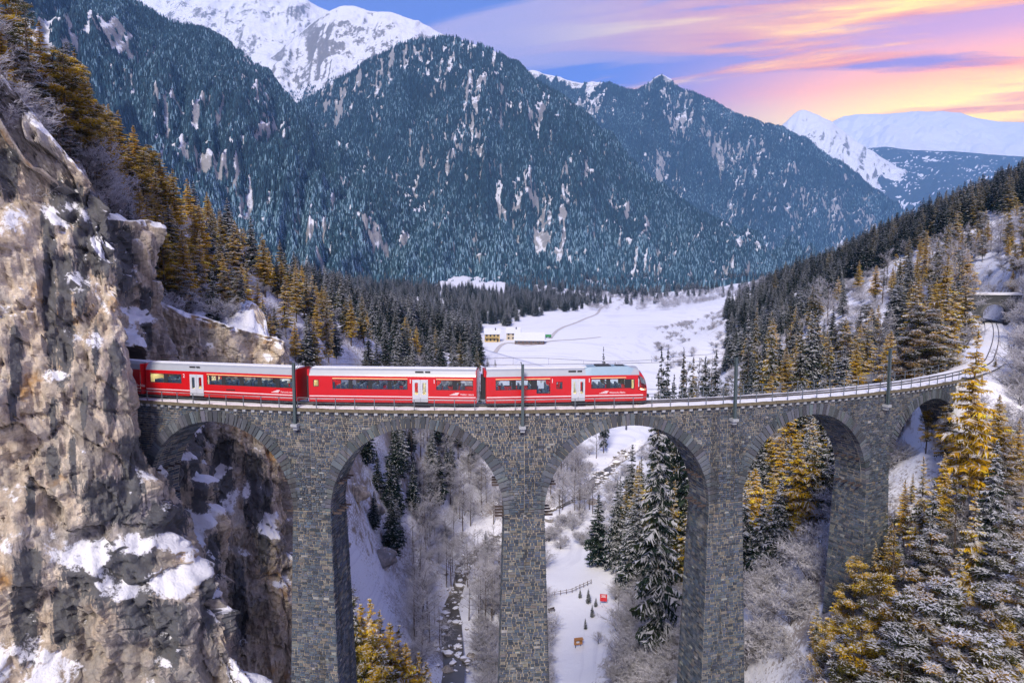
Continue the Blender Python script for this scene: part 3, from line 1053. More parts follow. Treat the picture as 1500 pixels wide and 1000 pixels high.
def courses(a0, a1, z_lo, z_hi, hmin=0.22, hmax=0.40, wmin=0.30, wmax=0.85):
    """coursed rubble: list of (a_lo, a_hi, z_lo, z_hi)"""
    out = []
    z = z_hi
    while z > z_lo + 0.1:
        h = rng.uniform(hmin, hmax)
        zb = max(z - h, z_lo)
        lo = a0(0.5 * (z + zb)) if callable(a0) else a0
        hi = a1(0.5 * (z + zb)) if callable(a1) else a1
        a = lo
        while a < hi - 0.05:
            w = rng.uniform(wmin, wmax)
            b = min(a + w, hi)
            if hi - b < 0.2:
                b = hi
            if h > 0.30 and rng.random() < 0.16 and b - a < 0.6:      # two thin stones in place of one
                zm = zb + (z - zb) * rng.uniform(0.4, 0.6)
                out.append((a, b, zb, zm))
                out.append((a, b, zm, z))
            else:
                out.append((a, b, zb, z))
            a = b
        z = zb
    return np.array(out)


def stones_mesh(name, rects, mapf, parent, proud=0.05, joint=0.06, flip=False):
    """rects (n,4) in surface coordinates; mapf(a, z, d) -> world, d = distance out of the wall"""
    n = len(rects)
    if n == 0:
        return
    a0, a1, b0, b1 = rects.T
    j = joint * rng.uniform(0.6, 1.4, n) * 0.5
    jit = lambda s: rng.uniform(-s, s, n)
    A = np.stack([a0 + j + jit(.012), a1 - j + jit(.012), a1 - j + jit(.012), a0 + j + jit(.012)], 1)
    B = np.stack([b0 + j + jit(.01), b0 + j + jit(.01), b1 - j + jit(.01), b1 - j + jit(.01)], 1)
    ca, cb = A.mean(1, keepdims=True), B.mean(1, keepdims=True)
    pr = proud * rng.uniform(0.55, 1.35, (n, 1))
    A2 = ca + (A - ca) * (1 - 0.045 / np.maximum(a1 - a0, .15)[:, None])
    B2 = cb + (B - cb) * (1 - 0.045 / np.maximum(b1 - b0, .15)[:, None])
    v0 = mapf(A, B, np.full_like(A, -0.02))
    v1 = mapf(A, B, pr * 0.65 * np.ones_like(A))
    v2 = mapf(A2, B2, pr * np.ones_like(A) + rng.uniform(-.012, .012, A.shape))
    V = np.stack([v0, v1, v2], 1).reshape(-1, 3)          # per stone 12 vertices
    k = (np.arange(n) * 12)[:, None]
    fs = [np.array([[8, 9, 10, 11]]) + k]
    for lo in (0, 4):
        for e in range(4):
            fs.append(np.array([[lo + e, lo + (e + 1) % 4, lo + 4 + (e + 1) % 4, lo + 4 + e]]) + k)
    F = np.concatenate(fs)
    if flip:
        F = F[:, ::-1]
    col = np.tile(stone_color(n), (9, 1))
    o = obj(name, npmesh(name, V, [F], [M_STONE], col=col), parent, kind='stuff')
    return o


def pier_half(z):
    return HALF + BAT * np.maximum(Z_SPR - z, 0)


def bat_out(z):
    return 0.022 * np.maximum(-4 - z, 0)


PIER_BASE = [-22, -62, -68, -60, -34, -16]
NPIER = len(PIERS)


def add_pier(k):
    sc, zb = PIERS[k], PIER_BASE[k]
    e = obj('pier', None, viaduct)
    # mortar core: battered tapering block
    mb = MB()
    zs = [Z_SPR + 0.0, zb - 6]
    rows = []
    for z in zs:
        h = float(pier_half(np.array(z))) - 0.03
        ro, ri = RF + float(bat_out(np.array(z))) - 0.03, RI - float(bat_out(np.array(z)))
        rows.append([arc(sc - h, ro, z), arc(sc + h, ro, z), arc(sc + h, ri, z), arc(sc - h, ri, z)])
    v = np.array(rows[1] + rows[0])
    mb.hexa(v)
    mb.build('core', M_MORTAR, e)
    zlo = max(zb - 2, -62)
    # front
    rects = courses(lambda z: sc - float(pier_half(np.array(z))), lambda z: sc + float(pier_half(np.array(z))), zlo, Z_SPR, 0.19, 0.34, 0.26, 0.70)
    stones_mesh('front_masonry', rects, lambda a, b, d: arc(a, RF + bat_out(b) + d, b), e)
    # both flanks
    for sg in (-1, 1):
        if k == 0 and sg < 0:
            continue
        rects = courses(lambda z: RI - float(bat_out(np.array(z))), lambda z: RF + float(bat_out(np.array(z))), zlo, Z_SPR, 0.20, 0.36, 0.30, 0.75)
        stones_mesh('flank_masonry', rects, lambda a, b, d: arc(sc + sg * (pier_half(b) + d), a, b), e, flip=sg > 0)
    # iron beam stubs left over from the building scaffold
    for dz_, ang in ((-0.35, 0.0), (2.75, 0.0)):
        for sg in (-1, 1):
            if (k == 0 and sg < 0) or (k == NPIER - 1 and sg > 0):
                continue
            for r in (RF - 0.5, RF - 1.4, RF - 2.3, RF - 3.2):
                z = Z_SPR + dz_
                off = RAD - math.sqrt(max(RAD ** 2 - max(dz_, 0) ** 2, 0))
                s0 = sc + sg * (HALF + off - 0.15)
                s1 = sc + sg * (HALF + off + (0.95 if dz_ < 0 else 0.8))
                m2 = MB()
                p = [arc(s0, r - .08, z), arc(s1, r - .08, z), arc(s1, r + .08, z), arc(s0, r + .08, z)]
                m2.hexa(np.array(p + [q + np.array([0, 0, .17]) for q in p]) if sg > 0 else np.array([p[1], p[0], p[3], p[2]] + [q + np.array([0, 0, .17]) for q in (p[1], p[0], p[3], p[2])]))
                m2.build('iron_beam', M_IRON, e)
    return e


M_IRON = mat_plain('rusty_iron', (0.07, 0.05, 0.045), 0.8, 0.2, 0.4, 8)
pier_objs = [add_pier(k) for k in range(NPIER)]


def add_arch(k):
    c = 0.5 * (PIERS[k] + PIERS[k + 1])
    e = obj('arch', None, viaduct)
    lo, hi = PIERS[k], PIERS[k + 1]
    # core: front and back sheets with the opening, and the barrel
    nth = 49
    th = np.linspace(math.pi, 0, nth)
    si = c + RAD * np.cos(th)
    zi = Z_SPR + RAD * np.sin(th)
    mb = MB()
    si2 = np.r_[lo, si, hi]
    zi2 = np.r_[Z_SPR, zi, Z_SPR]
    for r, fl in ((RF - 0.03, False), (RI, True)):
        v = np.concatenate([arc(si2, r, zi2), arc(si2, r, np.full(len(si2), Z_COP))])
        n = len(si2)
        q = np.array([[i, i + 1, n + i + 1, n + i] for i in range(n - 1)])
        mb.add(v, q[:, ::-1] if fl else q)
    v = np.concatenate([arc(si, RF - 0.03, zi), arc(si, RI, zi)])
    mb.add(v, np.array([[i, nth + i, nth + i + 1, i + 1] for i in range(nth - 1)]))
    mb.build('core', M_MORTAR, e)
    # spandrel rubble
    rects = courses(lo, hi, Z_SPR, Z_COP, 0.16, 0.31, 0.20, 0.60)
    ds = np.maximum(np.abs(rects[:, 0] - c), np.abs(rects[:, 1] - c))
    near = np.where((rects[:, 0] < c) & (rects[:, 1] > c), 0, np.minimum(np.abs(rects[:, 0] - c), np.abs(rects[:, 1] - c)))
    rmin = np.hypot(near, np.maximum(rects[:, 2] - Z_SPR, 0))
    rects = rects[rmin > RAD + 0.35]
    stones_mesh('spandrel_masonry', rects, lambda a, b, d: arc(a, RF + bat_out(b) + d, b), e)
    # barrel underside
    Lb = math.pi * RAD
    rects = courses(RI + 0.02, RF - 0.55, 0, Lb, 0.26, 0.40, 0.5, 1.1)

    def barrel(a, b, d):
        t = b / RAD
        return arc(c - (RAD - d) * np.cos(t), a, Z_SPR + (RAD - d) * np.sin(t))
    stones_mesh('barrel_masonry', rects, barrel, e, flip=True)
    # ring of voussoirs, each stone its own object
    nv = 60
    edges = np.linspace(0, math.pi, nv + 1) + np.r_[0, rng.uniform(-0.012, 0.012, nv - 1), 0]
    for i in range(nv):
        t0, t1 = edges[i] + 0.0042, edges[i + 1] - 0.0042
        r1 = RAD + RING * rng.uniform(0.90, 1.08)
        pr = rng.uniform(0.09, 0.13)
        r0 = RAD - 0.03
        vv = []
        for d in (-0.5, pr - 0.03, pr):
            ins = 0.0 if d < pr - 0.001 else 0.022
            for (t, r) in ((t0 + ins / RAD, r0 + ins), (t1 - ins / RAD, r0 + ins), (t1 - ins / RAD, r1 - ins), (t0 + ins / RAD, r1 - ins)):
                vv.append(arc(c - r * math.cos(t), RF + d, Z_SPR + r * math.sin(t)))
        q = [[8, 11, 10, 9]]
        for l in (0, 4):
            for g in range(4):
                q.append([l + g, l + 4 + g, l + 4 + (g + 1) % 4, l + (g + 1) % 4])
        col = np.array([0.082, 0.092, 0.106]) * rng.uniform(0.6, 1.5) * rng.uniform(0.93, 1.07, 3)
        me = npmesh('voussoir', vv, [np.array(q)], [M_STONE], col=np.tile(col, (9, 1)))
        obj('voussoir', me, e)
    return e


arch_objs = [add_arch(k) for k in range(NPIER - 1)]

# deck: coping, corbel blocks, drain pipes
S0, S1 = -46.0, 74.0
M_COPING = mat_plain('mossy_coping', (0.135, 0.115, 0.075), 0.95, 0, 0.55, 2.5)
M_CORBEL = mat_plain('pale_corbel_stone', (0.33, 0.35, 0.38), 0.85, 0, 0.25, 6)


def ribbon(mb, s0, s1, ra, rb, za, zb, step=1.0):
    ss_ = np.linspace(s0, s1, int((s1 - s0) / step) + 2)
    v = np.concatenate([arc(ss_, ra, za), arc(ss_, rb, za), arc(ss_, rb, zb), arc(ss_, ra, zb)])
    n = len(ss_)
    q = []
    for i in range(n - 1):
        for k in range(4):
            a, b = k * n, ((k + 1) % 4) * n
            q.append([a + i, a + i + 1, b + i + 1, b + i])
    q += [[0, n, 2 * n, 3 * n], [n - 1, 4 * n - 1, 3 * n - 1, 2 * n - 1]]
    mb.add(v, q)


mb = MB()
ribbon(mb, S0, S1, RI - 0.25, R0 - 0.02, Z_COP, -0.10)
mb.build('deck_slab', M_COPING, viaduct)
# coping slabs along the outer edge
sp = S0
while sp < S1:
    w = rng.uniform(1.15, 1.5)
    mb = MB()
    ribbon(mb, sp + 0.01, min(sp + w, S1) - 0.01, R0 - 0.45, R0 + rng.uniform(0.03, 0.06), Z_COP - 0.01, -0.04, 2)
    mb.build('coping_slab', M_COPING, viaduct)
    sp += w
for s in np.arange(-38.6, 71, 0.98):
    mb = MB()
    w = 0.17
    z1, z0_ = Z_COP - 0.012, Z_COP - 0.36
    p = [(s - w, RF - 0.1), (s + w, RF - 0.1), (s + w, R0 - 0.03), (s - w, R0 - 0.03)]
    v = [arc(a, r, z0_ + (0.10 if r > RF else -0.02)) for a, r in p] + [arc(a, r, z1) for a, r in p]
    mb.hexa(np.array(v))
    mb.build('corbel', M_CORBEL, viaduct)
for k in (1, 2):
    c = 0.5 * (PIERS[k] + PIERS[k + 1])
    mb = MB()
    mb.tube([arc(c, RF - 1.2, Z_CROWN + 0.2), arc(c, RF - 1.2, Z_CROWN - 0.75)], 0.10, 8)
    mb.build('drain_pipe', M_CORBEL, viaduct)
# masonry abutment under the left springing
# ------------------------------------------------------------------ track on the deck and beyond
def path_pts(s0, s1, off=0.0, step=1.0):
    """points along the railway: arc first, then the straight to the far portal"""
    out = []
    s = s0
    smax = ANG_END * RF
    while s < min(s1, smax):
        out.append(arc(s, RT + off)[:2])
        s += step
    if s1 > smax:
        L = TRACK[33 - 0:] if False else None
        far = [p for p in TRACK if np.dot(p - e0[:2], edir) > 0.5 and p[0] > e0[0]]
        far = np.array(far)
        d = np.gradient(far, axis=0)
        d /= np.linalg.norm(d, axis=1)[:, None]
        nrm_ = np.stack([d[:, 1], -d[:, 0]], -1)
        out += list(far + nrm_ * off)
    return np.array(out)


def strip(name, mat, pts_l, zl, pts_r, zr, thick, parent=None, **kw):
    n = len(pts_l)
    zl = np.full(n, zl) if np.isscalar(zl) else zl
    zr = np.full(n, zr) if np.isscalar(zr) else zr
    a = np.c_[pts_l, zl]
    b = np.c_[pts_r, zr]
    dn = np.array([0, 0, thick])
    v = np.concatenate([a, b, b - dn, a - dn])
    q = []
    for i in range(n - 1):
        for k in range(4):
            s_, t_ = k * n, ((k + 1) % 4) * n
            q.append([s_ + i, t_ + i, t_ + i + 1, s_ + i + 1])
    q += [[0, 3 * n, 2 * n, n], [n - 1, 2 * n - 1, 3 * n - 1, 4 * n - 1]]
    return obj(name, npmesh(name, v, [np.array(q)], [mat]), parent, **kw)


SEND = 400
# snow-covered ballast bed: uneven sheet
offs = np.array([2.02, 1.6, 1.1, 0.75, 0.45, 0.0, -0.45, -0.75, -1.1, -1.6, -2.15])
zof = np.array([-0.05, 0.0, 0.04, 0.02, 0.05, 0.06, 0.05, 0.02, 0.06, 0.05, -0.06])
cols = [path_pts(S0 - 16, SEND, o, 0.8) for o in offs]
nn = min(len(c) for c in cols)
cols = [c[:nn] for c in cols]
v = np.array([[*(c[i]), zof[j] + 0.03 * rng.uniform(-1, 1)] for i in range(nn) for j, c in enumerate(cols)])
M_BED = mat_terrain()
m_bed, T = new_mat('snow_on_ballast')
p_ = world_pos(T)
T.put(T.b.inputs['Base Color'], T.mix(T.smooth(T.noise(p_, 1.4, 6, 0.7), 0.60, 0.72), SNOW, (0.25, 0.21, 0.20)))
T.b.inputs['Roughness'].default_value = 0.85
bump(T, T.noise(p_, 3, 4, 0.6), 0.3, 0.05)
obj('track_bed', npmesh('track_bed', v, [grid_faces(nn, len(offs))], [m_bed], smooth=True), kind='structure')
track = thing('railway_track', 'pair of steel rails running through snow along the deck to the far portal', 'railway track')
M_RAIL = mat_plain('rail_steel', (0.075, 0.065, 0.06), 0.5, 0.5, 0.3, 4)
for o in (0.5, -0.5):
    l, r = path_pts(S0 - 14, SEND, o + 0.055, 0.8), path_pts(S0 - 14, SEND, o - 0.055, 0.8)
    n = min(len(l), len(r))
    strip('rail', M_RAIL, l[:n], 0.19, r[:n], 0.19, 0.16, track)

# ------------------------------------------------------------------ railings
M_RAILING = mat_plain('galvanised_railing', (0.17, 0.20, 0.23), 0.55, 0.5, 0.2, 6)


def railing(label, r, s0, s1, step):
    t = thing('railing', label, 'railing', group=None)
    pm_ = None
    s = s0
    for s in np.arange(s0, s1, step):
        p = arc(s, r)
        if pm_ is None:
            m_ = MB()
            m_.box(-.035, .035, -.035, .035, -.30, 1.02)
            pm_ = m_.mesh('post', [M_RAILING])
        o = obj('post', pm_, t)
        o.location = p
        o.rotation_euler = (0, 0, s / RF)
    ss_ = np.arange(s0, s1, 1.0)
    for z, th in ((1.0, 0.028), (0.52, 0.022)):
        m_ = MB()
        m_.tube(arc(ss_, r + 0.0, z), th, 5)
        m_.build('handrail', M_RAILING, t)


railing('thin steel railing along the outer deck edge in front of the train', R0 - 0.10, -37.6, 73, 1.95)
railing('thin steel railing along the far deck edge behind the train', RI - 0.12, -38, 76, 2.6)

# ------------------------------------------------------------------ catenary masts and wire
M_MAST = mat_plain('mast_paint', (0.075, 0.105, 0.115), 0.55, 0.3, 0.2, 3)


def mast(s, label, r=R0 + 0.22, z0=-1.55, z1=4.45):
    t = thing('catenary_mast', label, 'mast', arc(s, r, 0), s / RF, group='overhead line masts on the viaduct')
    m_ = MB()
    for y in (-.13, .10):
        m_.box(-.13, .13, y, y + .03, z0, z1)
    m_.box(-.02, .02, -.10, .10, z0, z1)
    m_.build('pole', M_MAST, t)
    m_ = MB()
    m_.box(-.36, .30, -.30, .42, z0 - .28, z0)
    m_.box(-.22, .22, -.05, .42, z0 - .62, z0 - .28)
    m_.build('bracket', M_CORBEL, t)
    m_ = MB()
    m_.tube([(0, .1, z1 - .35), (0, 2.35, z1 - .05)], .035, 6)
    m_.tube([(0, .1, z1 - 1.1), (0, 1.2, z1 - .22)], .025, 6)
    m_.build('cantilever', M_MAST, t)
    m_ = MB()
    for kk in range(3):
        m_.tube([(0, 2.0 + kk * .1, z1 - .10), (0, 2.05 + kk * .1, z1 - .09)], .07, 8)
    m_.build('insulator', M_CORBEL, t)


mast(-16.3, 'overhead line mast standing over the first tall pier from the cliff, before the rear car')
mast(6.0, 'overhead line mast standing before the front car of the train')
mast(27.9, 'overhead line mast beyond the train, third from the cliff', z1=4.7)
mast(49.2, 'overhead line mast beyond the train, nearest the far hillside', z1=4.9)
m_ = MB()
ss_ = np.arange(-40, 72, 0.8)
m_.tube(arc(ss_, RT + 0.1, 4.15), 0.022, 4)
m_.tube(arc(ss_, RT + 0.1, 4.15 + .45 + .25 * np.cos((ss_ + 16) / 21.6 * 2 * math.pi)), 0.018, 4)
for s_ in np.arange(-38, 70, 3.6):
    m_.tube([arc(s_, RT + 0.1, 4.15), arc(s_, RT + 0.1, 4.6 + .25 * math.cos((s_ + 16) / 21.6 * 2 * math.pi))], .012, 3)
w = m_.build('contact_wire', M_RAIL, label='thin dark overhead contact wire strung above the track', cat='wire')

# far portal: short masonry gallery through the spur
pi_ = np.argmin(np.abs(np.dot(TRACK - e0[:2], edir) - 108))
pp_ = TRACK[pi_]
dd = TRACK[pi_ + 1] - TRACK[pi_]
dd /= np.linalg.norm(dd)
rz = math.atan2(dd[1], dd[0])
gal = thing('tunnel_portal', 'dark stone portal with round opening where the far track enters the hillside', 'tunnel portal', (pp_[0], pp_[1], -0.4), rz)
M_PORTAL = mat_plain('dark_portal_stone', (0.055, 0.058, 0.062), 0.9, 0, 0.45, 0.9)
M_RINGP = mat_plain('portal_ring_stone', (0.11, 0.11, 0.11), 0.9, 0, 0.35, 2)
m_ = MB()
th = np.linspace(0, math.pi, 13)
inn = np.array([(-2.7, 0)] + [(-2.7 * math.cos(t), 3.2 + 2.7 * math.sin(t)) for t in th] + [(2.7, 0)])
outl = np.array([(-7.5, 0)] + [(-7.5 + 15 * i / 12, 8.6) for i in range(13)] + [(7.5, 0)])
n = len(inn)
D = 20.0
for x in (0, D):
    v = np.array([[x, -a, b] for a, b in inn] + [[x, -a, b] for a, b in outl])
    q = np.array([[i, i + 1, n + i + 1, n + i] for i in range(n - 1)])
    m_.add(v, q if x == 0 else q[:, ::-1])
v = np.array([[0, -a, b] for a, b in inn] + [[D, -a, b] for a, b in inn])
m_.add(v, [[i, n + i, n + i + 1, i + 1] for i in range(n - 1)])
v = np.array([[0, -a, b] for a, b in outl] + [[D, -a, b] for a, b in outl])
m_.add(v, [[i, i + 1, n + i + 1, n + i] for i in range(n - 1)])
m_.build('portal_wall', M_PORTAL, gal)
for i in range(1, n - 2):
    a0, a1 = inn[i], inn[i + 1]
    c_ = np.array([0, 3.2])
    o0, o1 = c_ + (a0 - c_) * 1.27, c_ + (a1 - c_) * 1.27
    m2 = MB()
    f_ = [[-.12, -a0[0], a0[1]], [-.12, -a1[0], a1[1]], [-.12, -o1[0], o1[1]], [-.12, -o0[0], o0[1]]]
    m2.hexa(np.array([[x + .3, y, z] for x, y, z in f_] + f_))
    m2.build('voussoir', M_RINGP, gal)
m_ = MB()
m_.box(-.25, D + .2, -7.7, 7.7, 8.62, 9.1)
m_.build('snow_cap', M_SNOW, gal)

# ================================================================== TRAIN
def mat_paint(name, c, rough=0.3):
    m, T = new_mat(name)
    oc = T.n('ShaderNodeTexCoord').outputs['Object']
    n = T.noise(oc, 1.3, 5, 0.6)
    sp_ = T.n('ShaderNodeSeparateXYZ')
    T.put(sp_.inputs[0], oc)
    c = np.array(c)
    col = T.mix(n, tuple(c * 0.86), tuple(np.minimum(c * 1.08, 1)))
    dirt = T.math('MULTIPLY', T.smooth(sp_.outputs[2], 1.1, 0.3), T.math('MULTIPLY', T.noise(oc, 3, 5, 0.7), 0.5))
    col = T.mix(dirt, col, (0.13, 0.10, 0.09))
    T.put(T.b.inputs['Base Color'], col)
    T.b.inputs['Roughness'].default_value = rough
    T.b.inputs['Coat Weight'].default_value = 0.3
    T.b.inputs['Coat Roughness'].default_value = 0.15
    return m


M_RED = mat_paint('red_train_paint', (0.56, 0.006, 0.010))
M_SILVER = mat_paint('silver_roof', (0.36, 0.385, 0.43), 0.4)
M_DOOR = mat_paint('silver_door', (0.55, 0.58, 0.64), 0.35)
M_DARK = mat_plain('underframe_black', (0.022, 0.022, 0.026), 0.7, 0, 0.3, 3)
M_RUBBER = mat_plain('gangway_rubber', (0.020, 0.022, 0.027), 0.8, 0, 0.2, 5)
M_WHITE = mat_plain('white_lettering', (0.78, 0.78, 0.80), 0.5, 0, 0.03, 3)
M_GOLD = mat_plain('first_class_yellow', (0.80, 0.62, 0.28), 0.5, 0, 0.05, 3)
M_SEAT = mat_plain('seat_cloth', (0.03, 0.07, 0.22), 0.85, 0, 0.3, 8)
M_INT = mat_plain('interior_panel', (0.72, 0.66, 0.48), 0.7, 0, 0.05, 3)
M_LAMP = mat_plain('saloon_lamp', (0.9, 0.8, 0.6), 0.5, 0, 0.0, 3, ((1.0, 0.84, 0.48), 15.0))
m_glass, T = new_mat('tinted_glass')
gl = T.n('ShaderNodeBsdfGlossy')
gl.inputs['Roughness'].default_value = 0.03
gl.inputs['Color'].default_value = (0.9, 0.95, 1, 1)
tr = T.n('ShaderNodeBsdfTransparent')
tr.inputs[0].default_value = (0.86, 0.92, 0.90, 1)
fr = T.n('ShaderNodeFresnel')
fr.inputs[0].default_value = 1.5
mx = T.n('ShaderNodeMixShader')
T.put(mx.inputs[0], T.math('ADD', T.math('MULTIPLY', fr.outputs[0], 0.8), 0.03))
T.t.links.new(tr.outputs[0], mx.inputs[1])
T.t.links.new(gl.outputs[0], mx.inputs[2])
T.t.links.new(mx.outputs[0], T.out.inputs[0])
M_GLASS = m_glass

HW = 1.33
ZB, ZR = 0.42, 3.02        # red body: skirt bottom and roof line
train_cars = []


def text_mesh(body, size, mat, name='lettering', shear=0.0):
    cu = bpy.data.curves.new('txt', 'FONT')
    cu.body = body
    cu.size = size
    cu.extrude = 0.004
    cu.shear = shear
    cu.resolution_u = 2
    o = bpy.data.objects.new('txt', cu)
    COL.objects.link(o)
    dg = bpy.context.evaluated_depsgraph_get()
    me = bpy.data.meshes.new_from_object(o.evaluated_get(dg))
    me.name = name
    bpy.data.objects.remove(o)
    bpy.data.curves.remove(cu)
    me.materials.clear()
    me.materials.append(mat)
    return me


def wall(mb, x0, x1, holes, y, flip, zlo=ZB, zhi=ZR, sg=-1):
    """side wall at lateral sg*HW with a slight tumblehome, rectangular openings left out, reveals 5 cm deep"""
    xs = sorted({x0, x1} | {h[0] for h in holes} | {h[1] for h in holes})
    zs = sorted({zlo, 0.95, zhi} | {h[2] for h in holes} | {h[3] for h in holes})

    def yy(z):
        return sg * (HW - (0.06 * max(0, 0.95 - z) / 0.5 if z < 0.95 else 0) - 0.05 * max(0, z - 2.5))
    for a, b in zip(xs[:-1], xs[1:]):
        for c, d in zip(zs[:-1], zs[1:]):
            mx_, mz_ = (a + b) / 2, (c + d) / 2
            if any(h[0] < mx_ < h[1] and h[2] < mz_ < h[3] for h in holes):
                continue
            v = [(a, yy(c), c), (b, yy(c), c), (b, yy(d), d), (a, yy(d), d)]
            mb.add(v, [[0, 1, 2, 3]] if sg < 0 else [[3, 2, 1, 0]])
    for h in holes:
        a, b, c, d = h[:4]
        o, i = yy(c), yy(c) - sg * 0.07
        o2, i2 = yy(d), yy(d) - sg * 0.07
        mb.add([(a, o, c), (b, o, c), (b, i, c), (a, i, c)], [[0, 3, 2, 1]])
        mb.add([(a, o2, d), (b, o2, d), (b, i2, d), (a, i2, d)], [[0, 1, 2, 3]])
        mb.add([(a, o, c), (a, o2, d), (a, i2, d), (a, i, c)], [[0, 1, 2, 3]])
        mb.add([(b, o, c), (b, o2, d), (b, i2, d), (b, i, c)], [[0, 3, 2, 1]])
    return yy


def roof_section(hw=HW, zr=ZR):
    return [(-hw + 0.026, zr), (-hw + 0.10, zr + 0.16), (-1.02, zr + 0.52), (-0.72, zr + 0.66), (0, zr + 0.72), (0.72, zr + 0.66), (1.02, zr + 0.52), (hw - 0.10, zr + 0.16), (hw - 0.026, zr)]


